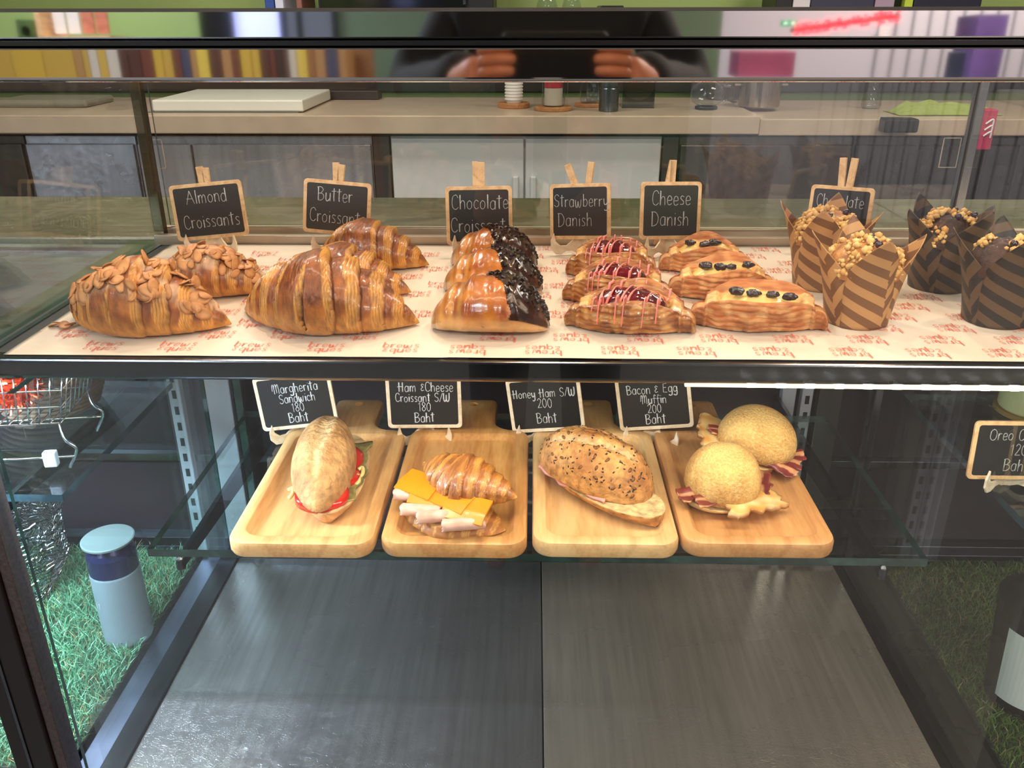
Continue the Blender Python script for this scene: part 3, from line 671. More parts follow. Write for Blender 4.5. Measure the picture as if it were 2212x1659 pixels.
# --- chocolate croissants
MV_choc = vmat('dark_chocolate', .22, .5, .5, 130, .2, 60)
def choco(L, Wd, Hh, seed, lab, u, v, dy, rz, cut):
    CH = lin((44, 24, 18))
    def base(s, th, off=0):
        a = abs(s); env = max(0, 1 - a ** 2.5) ** .50; hs = (1 - .12 * max(0, -s) - .16 * sstep(.45, 1, s))
        m = 1 + .05 * nz(s * 3, th, 0, 1.1, seed) + .02 * nz(s * 9, th * 3, 0, 1, seed)
        if s < -.25: m += .05 * sin((s + .25) * 16 + th)
        sz = sin(th); cz = cos(th); rz_ = Hh * env * m * hs
        z = rz_ * (.45 + .55 * (sz if sz > 0 else sz * .8)); z = max(z, .0015)
        p = Vector((L / 2 * s, Wd / 2 * env * m * math.copysign(abs(cz) ** .9, cz), z))
        n1 = nz(s * 4, th * 2, 3, 1, seed); lo = sstep(.55, .15, z / Hh)
        c = mix(mix(lin((204, 124, 46)), lin((146, 66, 18)), .6 + .8 * n1), lin((224, 176, 110)), lo * .8)
        if s < -.35: c = mix(c, PALE, .45 * (.5 + .5 * sin(s * 40)))
        if nz(s * 9, th * 3, 5, 1, seed) > .55 or (s < -.86): c = mix(c, lin((70, 34, 20)), .5)
        if off: p = p + Vector((s * .4, cz * .5, max(sz, 0) + .2)).normalized() * off
        return p, c
    t = thing('chocolate_croissant', lab, 'croissant', group='chocolate croissants')
    link('pastry', surf_mesh(lambda s, th: base(s, th), 110, 64), vmat('glazed_crust', .32, .7, .45, 160, .2, 70, bdist=.002), t)
    ns, nt = 120, 72
    def mask(s, th): return s - (cut + .55 * (cos(th) * -.55) + .07 * nz(s * 5, th * 3, 2, 1, seed)) - (.0 if sin(th) > .0 else 9)
    vs = []; idx = {}; fs = []; cs = []
    def vid(i, j):
        k = (i, j % nt)
        if k not in idx:
            s = -1 + 2 * i / (ns - 1); th = 2 * PI * (j % nt) / nt; mk = mask(s, th)
            p, _ = base(max(-.999, min(.999, s)), th, .0004 + .0018 * sstep(0, .12, mk) + .0007 * (nz(s * 14, th * 7, 1, 1, seed)))
            idx[k] = len(vs); vs.append(p); cs.append(mix(CH, lin((60, 36, 26)), .5 + nz(s * 10, th * 4, 2, 1, seed)))
        return idx[k]
    for i in range(ns - 1):
        for j in range(nt):
            if mask(-1 + 2 * (i + .5) / (ns - 1), 2 * PI * (j + .5) / nt) > 0: fs.append((vid(i, j), vid(i, j + 1), vid(i + 1, j + 1), vid(i + 1, j)))
    link('chocolate_coating', fixn(mesh_from(vs, fs, cs)), MV_choc, t)
    m = MB(); r_ = random.Random(seed); n = 0
    while n < 230:
        s = r_.uniform(-.5, .98); th = PI * r_.uniform(.12, .80); mk = mask(s, th)
        if mk < .02 or (th > .62 * PI and s > .35 and r_.random() < .8): continue
        p, _ = base(s, th, .002); Mx = Matrix.Translation(p) @ Euler((r_.uniform(0, 6), r_.uniform(0, 6), r_.uniform(0, 6))).to_matrix().to_4x4()
        a = r_.uniform(.0012, .0030); b = r_.uniform(.0008, .0018); m.box(-a, a, -b, b, -.0009, .0009, Mx); n += 1
    o = link('chocolate_shavings', m, pbr('shaved_chocolate', (34, 20, 16), .35, bump=.2), t); o['kind'] = 'stuff'
    place(t, u, v, dy, rz)
choco(.116, .080, .052, 41, 'glossy chocolate-dipped croissant at the front of its row', 1058, 735, .034, -3, .12)
choco(.110, .076, .046, 43, 'middle chocolate-dipped croissant, glossy orange-brown', 1064, 648, .034, -6, .05)
choco(.106, .076, .045, 47, 'rearmost chocolate-dipped croissant below its chalkboard', 1066, 590, .034, -8, -.1)
# --- danishes
def danish(L, Wd, Hh, seed, lab, grp, name, u, v, dy, rz, kind):
    fr = random.Random(seed); C1 = lin((216, 148, 76)) if kind == 'jam' else lin((226, 166, 106)); C2 = lin((140, 74, 28)) if kind == 'jam' else lin((170, 96, 46)); C3 = lin((232, 196, 132))
    ns, nk = 120, 60
    bl = .72       # boat extent; tips beyond
    def halfw(s):
        a = abs(s)
        w = Wd / 2 * max(0, 1 - (a / .90) ** 1.9) ** .80 if a < .90 else 0
        tip = Wd * (.185 - .04 * sin((a - .82) * 30)) * (1 - max(0, (a - .86) / .14) ** 3) ** .5 if a > .70 else 0
        return max(w, tip)
    def prof(s, q, side=1):
        """q 0..1 : base centre -> outer wall -> rim -> inner wall -> filling floor"""
        a = abs(s); hw = halfw(s); h = Hh * (1 - .62 * a ** 2.2) * (.92 if side < 0 else 1.06) * (1 + .06 * sin(s * 5 + seed)) if a < .78 else Hh * max(.05, .52 * (1 - (max(0, a - .80) / .2) ** 2.5) ** .5)
        op = sstep(.66, .54, a)   # opening
        if q < .15: r, z = q / .15 * .62, .001
        elif q < .60: t_ = (q - .15) / .45; r = .62 + .38 * sin(t_ * PI * .56) ; z = h * (t_ ** .9) * .93; r *= 1 - .10 * max(0, t_ - .6)
        elif q < .72: t_ = (q - .60) / .12; r = .955 - .25 * t_ * (1 if op else .3); z = h * (.93 + .07 * sin(t_ * PI)); r = r
        else: t_ = (q - .72) / .28; r = .70 * (1 - t_); z = h * (.93 - op * .26 * sstep(0, .45, t_) + (1 - op) * .10 * sin(t_ * PI / 2))
        ridge = .034 * sin(z / Hh * 40 + 5 * nz(s * 3, q * 3, 0, 1, seed)) + .06 * nz(s * 14, z / Hh * 3, 0, 1, seed)
        if .15 < q < .62: r += ridge
        if a > .74: r *= 1 + .10 * sin(a * 60); 
        return r * hw, z
    def f(i, j):
        s = -.999 + 1.998 * i / (ns - 1); side = 1 if j < nk else -1; q = (j / (nk - 1)) if j < nk else ((2 * nk - 1 - j) / (nk - 1))
        r, z = prof(s, q, side); tw = .0
        x = L / 2 * s; y = side * r + .006 * sin(s * 2.2)
        lam = .5 + .5 * sin(z / Hh * 40 + 5 * nz(s * 3, q * 3, 0, 1, seed)); n1 = nz(s * 6, z * 90, side, 1, seed)
        c = mix(C1, C2, .15 + .55 * lam + .6 * (.5 + n1)); c = mix(c, C3, .35 * lam * sstep(.1, -.3, n1))
        if q > .58 and q < .78: c = mix(c, C2, .5)
        if q > .78: c = mix(C1, C3, .4)
        if abs(s) > .75: c = mix(c, C2, .4)
        return Vector((x, y, max(z, .001))), c
    vs, fs, cs = grid(ns, 2 * nk, f, closev=True); fs.append(tuple(range(2 * nk))); fs.append(tuple((ns - 1) * 2 * nk + k for k in range(2 * nk))[::-1])
    t = thing(name, lab, 'danish pastry', group=grp)
    link('pastry', fixn(mesh_from(vs, fs, cs)), vmat('laminated_' + kind, .38 if kind == 'jam' else .62, .5 if kind == 'jam' else .0, .9, 130, .3, 90, bdist=.002, st=(.5, .9, 2.6)), t)
    fl = 60; fw = 36; rimz = Hh * .80
    if kind == 'jam':
        def g(i, j):
            rr_ = i / (fl - 1); a = 2 * PI * j / fw; x = L / 2 * .56 * rr_ * cos(a); y = Wd / 2 * .66 * rr_ * sin(a)
            z = Hh * .64 + Hh * .40 * (1 - rr_ ** 2) ** .6 + .0035 * nz(x * 120, y * 120, 0, 1, seed) * (1 - rr_ * .6)
            return Vector((x, y, z)), mix(lin((112, 10, 26)), lin((60, 4, 14)), .5 + nz(x * 90, y * 90, 0, 1, seed))
        vs, fs, cs = grid(fl, fw, g, closev=True); link('jam_filling', fixn(mesh_from(vs, fs, cs)), vmat('jam', .08, 1, .35, 160, .2, 60, sss=0), t)
        m = MB(); nl = 8
        for k in range(nl):
            x0 = L * (-.34 + .62 * k / (nl - 1)) + fr.uniform(-.003, .003); pts = []
            sh = fr.uniform(.004, .016)
            y1 = -Wd * .56; y0 = Wd * .40
            for q in range(26):
                t_ = q / 25; y = y0 + (y1 - y0) * t_; x = x0 - sh * t_ + .0012 * sin(t_ * 9 + k)
                s = max(-.98, min(.98, x / (L / 2))); hw = halfw(s); ay = abs(y - .006 * sin(s * 2.2)) / max(hw, 1e-4)
                if ay > .97:
                    z = Hh * (.80 - (ay - .97) * 3.2); y = math.copysign(hw * 1.045, y) + .006 * sin(s * 2.2)
                    if z < Hh * .25: break
                elif ay > .66: z = Hh * (1 - .62 * abs(s) ** 2.2) * 1.02 + .0012
                else: z = max(Hh * .64 + Hh * .40 * max(0, 1 - (x / (L * .28)) ** 2 - (y / (Wd * .33)) ** 2) ** .6, Hh * .62) + .0018
                pts.append((x, y, z))
            if len(pts) > 3: m.tube(catmull(pts, 3), lambda a, e=fr.uniform(.0007, .0012): e * (1 + .35 * sin(a * 11)), 8)
        link('pink_drizzle', m, pbr('pink_icing', (232, 130, 120), .35, coat=.5), t, smooth=True)
    else:
        def g(i, j):
            rr_ = i / (fl - 1); a = 2 * PI * j / fw; x = L / 2 * .56 * rr_ * cos(a); y = Wd / 2 * .64 * rr_ * sin(a)
            z = Hh * .60 + Hh * .42 * (1 - rr_ ** 2.5) ** .7 * (.68 + .6 * nz(x * 45, y * 60, 0, 1, seed)) + .001 * nz(x * 200, y * 200, 0, 1, seed)
            return Vector((x, y, z)), mix(lin((238, 206, 128)), lin((222, 160, 70)), .35 + nz(x * 70, y * 70, 0, 1, seed))
        vs, fs, cs = grid(fl, fw, g, closev=True); link('cheese_filling', fixn(mesh_from(vs, fs, cs)), vmat('cream_cheese', .4, .3, .2, 120, .08, 60), t)
        for k in range(4 if seed % 2 else 3):
            x = L * (-.17 + .125 * k) + fr.uniform(-.004, .004); y = fr.uniform(-.2, .0) * Wd; rr_ = fr.uniform(.004, .0058)
            vs = []; 
            def bl_(i, j):
                a = PI * i / 15; b = 2 * PI * j / 24; w = 1 + .14 * sin(b * 5 + k) * sin(a) + .35 * nz(cos(b) * 2, sin(b) * 2, a, 1, k + seed)
                return Vector((x + rr_ * 1.25 * w * sin(a) * cos(b), y + rr_ * w * sin(a) * sin(b), Hh * .93 + rr_ * .7 * w * cos(a))), lin((40, 26, 32))
            vs, fs, cs = grid(16, 24, bl_, closev=True); link('raisin', fixn(mesh_from(vs, fs, cs)), vmat('raisin_skin', .3, .4, .5, 200, .3, 90), t)
    place(t, u, v, dy, rz)
danish(.128, .072, .038, 51, 'strawberry danish with pink drizzle, nearest the front glass', 'strawberry danishes', 'strawberry_danish', 1358, 733, .034, -15, 'jam')
danish(.116, .068, .038, 53, 'middle strawberry danish with pink drizzle over dark jam', 'strawberry danishes', 'strawberry_danish', 1330, 668, .030, -12, 'jam')
danish(.106, .066, .038, 55, 'rear strawberry danish beside its easel sign', 'strawberry danishes', 'strawberry_danish', 1318, 608, .030, -10, 'jam')
danish(.134, .074, .038, 61, 'cheese danish with three raisins, nearest the front glass', 'cheese danishes', 'cheese_danish', 1632, 728, .034, -12, 'cheese')
danish(.118, .070, .037, 63, 'middle cheese danish, its right raisin on the rim', 'cheese danishes', 'cheese_danish', 1556, 655, .032, -4, 'cheese')
danish(.108, .066, .035, 64, 'rear cheese danish under the cheese danish sign', 'cheese danishes', 'cheese_danish', 1517, 595, .030, -3, 'cheese')
# --- muffins in tulip papers
def stripes(name, a, b, sheen=.0):
    m, N, L_, B = newmat(name)
    uv = N.new('ShaderNodeUVMap'); sx = N.new('ShaderNodeSeparateXYZ'); L_.new(uv.outputs[0], sx.inputs[0])
    mu = N.new('ShaderNodeMath'); mu.operation = 'MULTIPLY'; mu.inputs[1].default_value = 62; L_.new(sx.outputs[0], mu.inputs[0])
    fr = N.new('ShaderNodeMath'); fr.operation = 'FRACT'; L_.new(mu.outputs[0], fr.inputs[0])
    gt = N.new('ShaderNodeMath'); gt.operation = 'GREATER_THAN'; gt.inputs[1].default_value = .5; L_.new(fr.outputs[0], gt.inputs[0])
    mx = N.new('ShaderNodeMix'); mx.data_type = 'RGBA'; L_.new(gt.outputs[0], mx.inputs[0]); mx.inputs[6].default_value = c4(a); mx.inputs[7].default_value = c4(b)
    L_.new(mx.outputs[2], B.inputs['Base Color']); B.inputs['Roughness'].default_value = .5
    return m
SB = stripes('brown_stripe_paper', (186, 138, 88), (120, 80, 50)); SD = stripes('dark_stripe_paper', (92, 70, 50), (36, 32, 32))
def muffin(lab, grp, u, v, dy, rz, dark, seed, r0=.0295, r1=.0405, hh=.072, pk=.032):
    t = thing('muffin', lab, 'muffin', group=grp); fr = random.Random(seed)
    na, nzv = 144, 26; ph = rnd.uniform(-.1, .1)
    def peakf(a):
        x = ((a / (PI / 2) + 1e-6) % 1); k = int(a / (PI / 2)) % 4; d = abs(x - .5) * 2
        return max(0, 1 - d) ** 1.15 * (1, .9, 1.05, .85)[k]
    def pt(a, t_, off=0):
        p_ = peakf(a); top = hh * .76 + pk * 1.25 * p_; z = top * t_
        q = z / hh; r = r0 + (r1 - r0) * q ** 1.1 + (.010 * p_ * max(0, t_ - .3) ** 2 / .49) - .004 * (1 - p_) * sstep(.6, 1, t_)
        sq = 1 + .035 * cos(4 * (a - PI / 4)) * t_
        fold = .0016 * sstep(.0, .02, ((a / (PI / 2)) % 1)) * (1 - ((a / (PI / 2)) % 1))
        r = r * sq + fold + off
        return Vector((r * cos(a + .35 * 0), r * sin(a), z))
    vs = []; uv = []
    for j in range(nzv):
        for i in range(na): vs.append(pt(2 * PI * i / na, j / (nzv - 1)))
    for j in range(nzv):
        for i in range(na): vs.append(pt(2 * PI * i / na, j / (nzv - 1), -.0007))
    nn = na * nzv; fs = []; ang = []
    def uvp(i, j):
        a = 2 * PI * i / na; p = pt(a % (2 * PI), j / (nzv - 1)); k = a / (PI / 2); cx = r1 * (a)
        return cx, p.z
    me_f = []; uvs = []
    for lay in (0, 1):
        for j in range(nzv - 1):
            for i in range(na):
                q = [(i, j), (i + 1, j), (i + 1, j + 1), (i, j + 1)]
                ids = [lay * nn + (jj) * na + (ii % na) for ii, jj in q]
                mid = (i + .5) / na * 4; pan = int(mid); fr_ = mid % 1; zz = (j + .5) / nzv
                an = (R(62) if pan % 2 == 0 else R(50)) if fr_ + .35 * (zz - .35) < .80 else R(-28)
                un = []
                for ii, jj in q:
                    x_, z_ = uvp(ii, jj); un.append((x_ * cos(an) * .8 + z_ * sin(an) + pan * .013, 0))
                if lay: ids = ids[::-1]; un = un[::-1]
                fs.append(tuple(ids)); uvs += un
    for i in range(na):
        a_, b_ = (nzv - 1) * na + i, (nzv - 1) * na + (i + 1) % na; fs.append((a_, b_, b_ + nn, a_ + nn)); uvs += [(0.001, 0)] * 4
    fs.append(tuple(range(na))[::-1]); uvs += [(.001, 0)] * na
    me = bpy.data.meshes.new('wrapper'); me.from_pydata([tuple(x) for x in vs], [], fs); l = me.uv_layers.new(name='UVMap')
    l.data.foreach_set('uv', np.array(uvs, dtype=np.float32).ravel()); me.shade_smooth(); me.update()
    link('paper_case', me, SD if dark else SB, t)
    CB = lin((74, 44, 34)) if dark else lin((160, 96, 50)); CB2 = lin((48, 30, 30)) if dark else lin((196, 138, 78))
    def dome(i, j):
        rr_ = i / 31; a = 2 * PI * j / 64; r = r1 * .87 * sin(rr_ * PI / 2); z = hh * .68 + .034 * cos(rr_ * PI / 2) ** .8
        n_ = nz(r * cos(a) * 60, r * sin(a) * 60, 0, 1, seed); n2 = nz(r * cos(a) * 160, r * sin(a) * 160, 0, 1, seed)
        return Vector((r * cos(a), r * sin(a), z + (.006 if dark else .004) * n_ + (.003 if dark else .0018) * n2)), mix(CB, CB2, .5 + n_)
    vs, fs, cs = grid(32, 64, dome, closev=True); link('muffin_top', fixn(mesh_from(vs, fs, cs)), vmat('muffin_crumb', .65, .1, 1, 110, .35, 90, bdist=.003), t)
    # crumble
    m = MB(); n = 0
    ico = bmesh.new(); bmesh.ops.create_icosphere(ico, subdivisions=1, radius=1); iv = [v.co.copy() for v in ico.verts]; if_ = [tuple(v.index for v in f.verts) for f in ico.faces]; ico.free()
    for k in range(460):
        rr_ = fr.random() ** .5; a = fr.uniform(0, 2 * PI); r = r1 * .86 * sin(rr_ * PI / 2)
        if nz(r * cos(a) * 45, r * sin(a) * 45, 1, 1, seed + 3) < (-.05 if not dark else .02): continue
        z = hh * .68 + .034 * cos(rr_ * PI / 2) ** .8; sz_ = fr.uniform(.0012, .0040)
        c = mix(lin((232, 196, 128)), lin((206, 152, 84)), fr.random())
        base_ = Vector((r * cos(a), r * sin(a), z + sz_ * .5 + fr.uniform(0, .003)))
        vs = [base_ + v_ * sz_ * (1 + .6 * noise.noise(v_ * 1.5 + base_ * 900)) for v_ in iv]; m.add(vs, if_, [c] * len(vs))
    o = link('crumble_topping', m, vmat('crumble', .7, 0, .6, 600, .15, 200), t, smooth=True); o['kind'] = 'stuff'
    if not dark or True:
        for k in range(3):
            a = fr.uniform(PI, 2 * PI); r = r1 * fr.uniform(.2, .6)
            m = MB(); bmv = bmesh.new(); bmesh.ops.create_icosphere(bmv, subdivisions=2, radius=.0038); m.add([v.co + Vector((r * cos(a), r * sin(a), hh * .68 + .034)) for v in bmv.verts], [tuple(v.index for v in f.verts) for f in bmv.faces]); bmv.free()
            link('berry', m, pbr('dark_berry', (48, 26, 40), .3, coat=.4), t, smooth=True)
    place(t, u, v, dy, rz)
muffin('muffin in brown striped tulip paper, behind the other brown one', 'brown paper muffins', 1768, 632, .030, 20, False, 71)
muffin('muffin in brown striped tulip paper, standing nearest the front', 'brown paper muffins', 1843, 713, .030, 42, False, 72)
muffin('dark-wrapped chocolate muffin, the rear one at right', 'dark paper muffins', 2020, 635, .030, 60, True, 73)
muffin('dark-wrapped chocolate muffin cut by the right edge of the photo', 'dark paper muffins', 2142, 712, .030, 30, True, 74)

# ================================================================== paddle boards
def paddle(lab, u, wd_m, mat, ln=.252, hl=.088, hw=.062, grp='wooden paddle boards', huv=0):
    pf = G(u, 1176, ZG + .018); T = .0185
    t = thing('serving_board', lab, 'serving board', (pf.x, pf.y, ZG + .0002), 0, grp)
    w = wd_m; r = .020; out = []
    def arc(cx, cy, rr_, a0, a1, n=8): return [(cx + rr_ * cos(R(a0 + (a1 - a0) * k / n)), cy + rr_ * sin(R(a0 + (a1 - a0) * k / n))) for k in range(n + 1)]
    out += arc(w / 2 - r, r, r, -90, 0) + arc(w / 2 - r, ln - r, r, 0, 90)
    f = .022; hx = hw / 2
    out += [(x, y) for x, y in arc(hx + f + huv, ln + f, f, -90, -180)][0:] if False else [(hx + huv + f - f * sin(R(a)), ln + f - f * cos(R(a))) for a in range(0, 91, 15)]
    out += arc(hx + huv - .010, ln + hl - .010, .010, 0, 90) + arc(-hx + huv + .010, ln + hl - .010, .010, 90, 180)
    out += [(-hx + huv - f + f * sin(R(a)), ln + f - f * cos(R(a))) for a in range(90, -1, -15)]
    out += arc(-w / 2 + r, ln - r, r, 90, 180) + arc(-w / 2 + r, r, r, 180, 270)
    n = len(out)
    def inset(poly, d):
        res = []; n_ = len(poly)
        for i in range(n_):
            a = Vector(poly[i - 1]); b = Vector(poly[i]); c = Vector(poly[(i + 1) % n_]); e1 = (b - a); e2 = (c - b)
            if e1.length < 1e-7: e1 = e2
            if e2.length < 1e-7: e2 = e1
            n1 = Vector((-e1.y, e1.x)).normalized(); n2 = Vector((-e2.y, e2.x)).normalized(); nn = (n1 + n2)
            nn = nn.normalized() if nn.length > 1e-6 else n1; res.append(b + nn * d)
        return [(p[0], p[1]) for p in res]
    bm = bmesh.new(); loops = []
    for d, z in ((.005, 0), (.0015, .0012), (0, .0045), (0, T - .0045), (.0013, T - .0013), (.0042, T)):
        loops.append([bm.verts.new((x, y, z)) for x, y in inset(out, d)])
    for a, b in zip(loops, loops[1:]):
        for i in range(n): bm.faces.new((a[i], a[(i + 1) % n], b[(i + 1) % n], b[i]))
    bm.faces.new(loops[0][::-1])
    def rr2(w_, h_, r_, cy): return rrect(w_, h_, r_, 7, 0, cy)
    rec = []
    for d, z in ((0, T), (.0012, T - .0006), (.0050, T - .0062), (.0075, T - .0075)): rec.append([bm.verts.new((x, y, z)) for x, y in rr2(w - .026 - 2 * d, ln - .026 - 2 * d, .018 - d, ln / 2)])
    k = len(rec[0])
    for a, b in zip(rec, rec[1:]):
        for i in range(k): bm.faces.new((a[i], a[(i + 1) % k], b[(i + 1) % k], b[i]))
    bm.faces.new(rec[-1])
    hole = [bm.verts.new((huv + .006 * cos(2 * PI * i / 16), ln + hl - .017 + .006 * sin(2 * PI * i / 16), T)) for i in range(16)]
    hol2 = [bm.verts.new((huv + .006 * cos(2 * PI * i / 16), ln + hl - .017 + .006 * sin(2 * PI * i / 16), .0015)) for i in range(16)]
    for i in range(16): bm.faces.new((hole[i], hole[(i + 1) % 16], hol2[(i + 1) % 16], hol2[i]))
    bm.faces.new(hol2[::-1])
    bm.edges.ensure_lookup_table(); es = []
    for lp in (loops[-1], rec[0], hole):
        for i in range(len(lp)): es.append(bm.edges.get((lp[i], lp[(i + 1) % len(lp)])))
    bmesh.ops.triangle_fill(bm, use_beauty=True, edges=es, normal=(0, 0, 1)); bmesh.ops.recalc_face_normals(bm, faces=bm.faces)
    me = bpy.data.meshes.new('board'); bm.to_mesh(me); bm.free(); auto(me, 30)
    link('board', me, mat, t); return t, pf
bw = .1465
paddle('pale wooden paddle board under the tomato sandwich, leftmost board', 642, bw, M_oak)
paddle('warm brown paddle board under the ham and cheese croissant', 977, bw, M_oak2)
paddle('pale two-tone paddle board under the seeded ham roll', 1311, bw, wood('rubberwood_light', (204, 156, 100), (232, 188, 130)))
paddle('brown paddle board under the two bacon muffins, rightmost board', 1646, .152, wood('rubberwood_warm', (182, 122, 68), (212, 156, 98)), hl=.084, huv=-.016)
ZB = ZG + .0112        # recess floor
def dome_fn(L, Wd, Hh, seed, c1, c2, pw=2.4, und=.15, lump=.03, slit=None, tilt=0, spots=None, e=.55):
    def fn(s, th):
        a = abs(s); env = max(0, 1 - a ** pw) ** e; m = 1 + lump * nz(s * 3, th * 1.2, 0, 1.2, seed) + lump * .4 * nz(s * 12, th * 5, 0, 1, seed)
        sz = sin(th); cz = cos(th); z = Hh * env * m * sz if sz > 0 else Hh * und * env * sz
        p = Vector((L / 2 * s, Wd / 2 * env * m * math.copysign(abs(cz) ** .85, cz), z))
        n1 = nz(s * 3, th * 1.5, 2, 1, seed); c = mix(c1, c2, .5 + .9 * n1)
        if slit:
            for (pc, sl, wid, ext) in slit:
                d = (th - PI / 2) - (pc + sl * s); g = math.exp(-(d / wid) ** 2) * sstep(ext, ext - .2, a if not isinstance(ext, tuple) else 0)
                p.z -= (.0045 + .002 * nz(s * 20, th * 8, 0, 1, seed)) * g; c = mix(c, lin((214, 184, 140)), g * (.7 + .6 * nz(s * 16, th * 6, 1, 1, seed)))
        if und and sz < -.2: c = mix(c, lin((228, 200, 156)), .8)
        return p, c
    return fn
def lofted(fn, ns=90, nt=56, M=None):
    def f(i, j):
        p, c = fn(-.9995 + 1.999 * i / (ns - 1), 2 * PI * j / nt); return ((M @ p) if M is not None else p), c
    vs, fs, cs = grid(ns, nt, f, closev=True); fs.append(tuple(range(nt))); fs.append(tuple((ns - 1) * nt + k for k in range(nt))[::-1])
    return fixn(mesh_from(vs, fs, cs))
MV_bun = vmat('bun_crust', .62, .05, .35, 240, .14, 120, bdist=.001)
def slab(L, Wd, th_, seed, c1, c2, M=None, crumb=lin((206, 172, 122))):
    """bread half: rounded underside, flat cut face on top"""
    def fn(s, th):
        a = abs(s); env = max(0, 1 - a ** 2.6) ** .55; sz = sin(th); cz = cos(th); m = 1 + .03 * nz(s * 4, th, 0, 1, seed)
        z = th_ * (1 - .0) if sz > 0.05 else th_ + th_ * .95 * sz * (1 if env > .3 else env / .3); y = Wd / 2 * env * m * cz
        if sz > .05: z += .0012 * nz(s * 9, y * 150, 0, 1, seed)
        c = crumb if sz > .12 else mix(c1, c2, .5 + nz(s * 4, th * 2, 0, 1, seed))
        return Vector((L / 2 * s, y, max(z, .0003))), c
    return lofted(fn, 80, 48, M)
def slice_disc(rx, ry, th_, col, edgec, mat, parent, name, M, wob=.0, n=40, seed=0):
    m = MB(); vs = []; cs = []
    for z in (-th_ / 2, th_ / 2):
        for rr_ in (0, .8, 1.0):
            for k in range(n):
                a = 2 * PI * k / n; x = rx * rr_ * cos(a); y = ry * rr_ * sin(a); vs.append(M @ Vector((x, y, z + wob * nz(x * 60, y * 60, 0, 1, seed)))); cs.append(col if rr_ < .9 else edgec)
    fs = []
    for l_ in (0, 1):
        for i in range(2):
            for k in range(n): fs.append((l_ * 3 * n + i * n + k, l_ * 3 * n + i * n + (k + 1) % n, l_ * 3 * n + (i + 1) * n + (k + 1) % n, l_ * 3 * n + (i + 1) * n + k))
    for k in range(n): fs.append((2 * n + k, 2 * n + (k + 1) % n, 5 * n + (k + 1) % n, 5 * n + k))
    return link(name, fixn(mesh_from(vs, fs, cs)), mat, parent)
def rotm(x=0, y=0, z=0): return Euler((R(x), R(y), R(z))).to_matrix().to_4x4()
T4 = Matrix.Translation
# --- margherita sandwich (long axis runs toward the viewer)
p0 = G(683, 1128, ZB); a0 = 96
t = thing('tomato_sandwich', 'crusty roll with tomato slices and pesto on the leftmost board', 'sandwich', (p0.x, p0.y + .078, ZB), 0)
Mz = rotm(0, 0, 97)
bc1, bc2 = lin((206, 160, 108)), lin((176, 122, 74))
link('bottom_bun', slab(.180, .068, .015, 5, bc1, bc2, T4((.006, .004, 0)) @ rotm(0, 0, 94)), MV_bun, t)
m = dome_fn(.180, .070, .044, 81, lin((196, 152, 100)), lin((166, 118, 70)), pw=1.9, e=.62, slit=[(-.10, .22, .15, .80)])
link('top_bun', lofted(m, 110, 64, T4((-.006, -.004, .026)) @ rotm(2, 8, 0) @ rotm(0, 0, 98)), vmat('seeded_bun_crust', .75, .0, 1, 170, .34, 130, bdist=.003), t)
MV_tom = vmat('tomato_flesh', .15, .7, .1, 60, .08, 40)
TR, TR2 = lin((214, 64, 44)), lin((196, 28, 18))
for (x, y, z, rx_, ry_) in ((.004, -.060, .0205, 6, 4), (.014, -.018, .021, -4, 10), (.010, .022, .021, 4, 8)):
    slice_disc(.028 if y < -.04 else .022, .024, .009, TR, TR2, MV_tom, t, 'tomato_slice', T4((x, y, z)) @ rotm(rx_, ry_, 20), seed=int(y * 1000) & 7)
def wavy(Lx, Ly, th_, col, mat, parent, name, M, amp=.004, freq=60, seed=0, nx=40, ny=20, ec=None, strip=False):
    vs = []; cs = []; 
    for z in (1, -1):
        for i in range(nx):
            for j in range(ny):
                x = Lx * (i / (nx - 1) - .5); y = Ly * (j / (ny - 1) - .5) * (1 + .25 * nz(i / 5, 0, 3, 1, seed))
                x += .1 * Lx * nz(j / 4, 9, 0, 1, seed) * (1 if i in (0, nx - 1) else .5)
                zz = amp * sin(x * freq + seed) * .6 + amp * nz(x * freq * .4, y * freq * .6, 0, 1, seed)
                vs.append(M @ Vector((x, y, zz + z * th_ / 2)))
                e = max(abs(i / (nx - 1) - .5), abs(j / (ny - 1) - .5)) * 2
                if callable(col): cs.append(col(x / Lx, y / Ly, e))
                else: cs.append(mix(col, ec, sstep(.8, 1, e)) if ec else col)
    fs = []; N_ = nx * ny
    for l_ in (0, 1):
        for i in range(nx - 1):
            for j in range(ny - 1):
                q = (i * ny + j, i * ny + j + 1, (i + 1) * ny + j + 1, (i + 1) * ny + j); fs.append(tuple(l_ * N_ + k for k in (q if l_ else q[::-1])))
    bd = [i * ny for i in range(nx)] + [(nx - 1) * ny + j for j in range(1, ny)] + [i * ny + ny - 1 for i in range(nx - 2, -1, -1)] + [j for j in range(ny - 2, 0, -1)]
    for a, b in zip(bd, bd[1:] + bd[:1]): fs.append((a, b, b + N_, a + N_))
    return link(name, fixn(mesh_from(vs, fs, cs)), mat, parent)
wavy(.130, .058, .002, lambda x, y, e: mix(lin((112, 100, 50)), lin((160, 150, 90)), .5 + nz(x * 14, y * 14, 0, 1, 3)), vmat('pesto', .4, .3, .6, 200, .3, 160), t, 'pesto_spread', T4((.008, -.002, .0168)) @ rotm(0, 0, 94), .001, 90, 4)
for (x, y, z, a) in ((.034, -.020, .020, 60), (.036, -.006, .022, 110), (-.032, -.045, .018, 30)):
    mm = MB(); mm.tube(catmull([(x - .004, y, z), (x, y + .003, z + .001), (x + .002, y - .006, z - .001), (x, y - .012, z - .002)], 5), .0022, 8); link('cheese_shred', mm, pbr('pale_cheese', (234, 214, 140), .4), t, smooth=True)
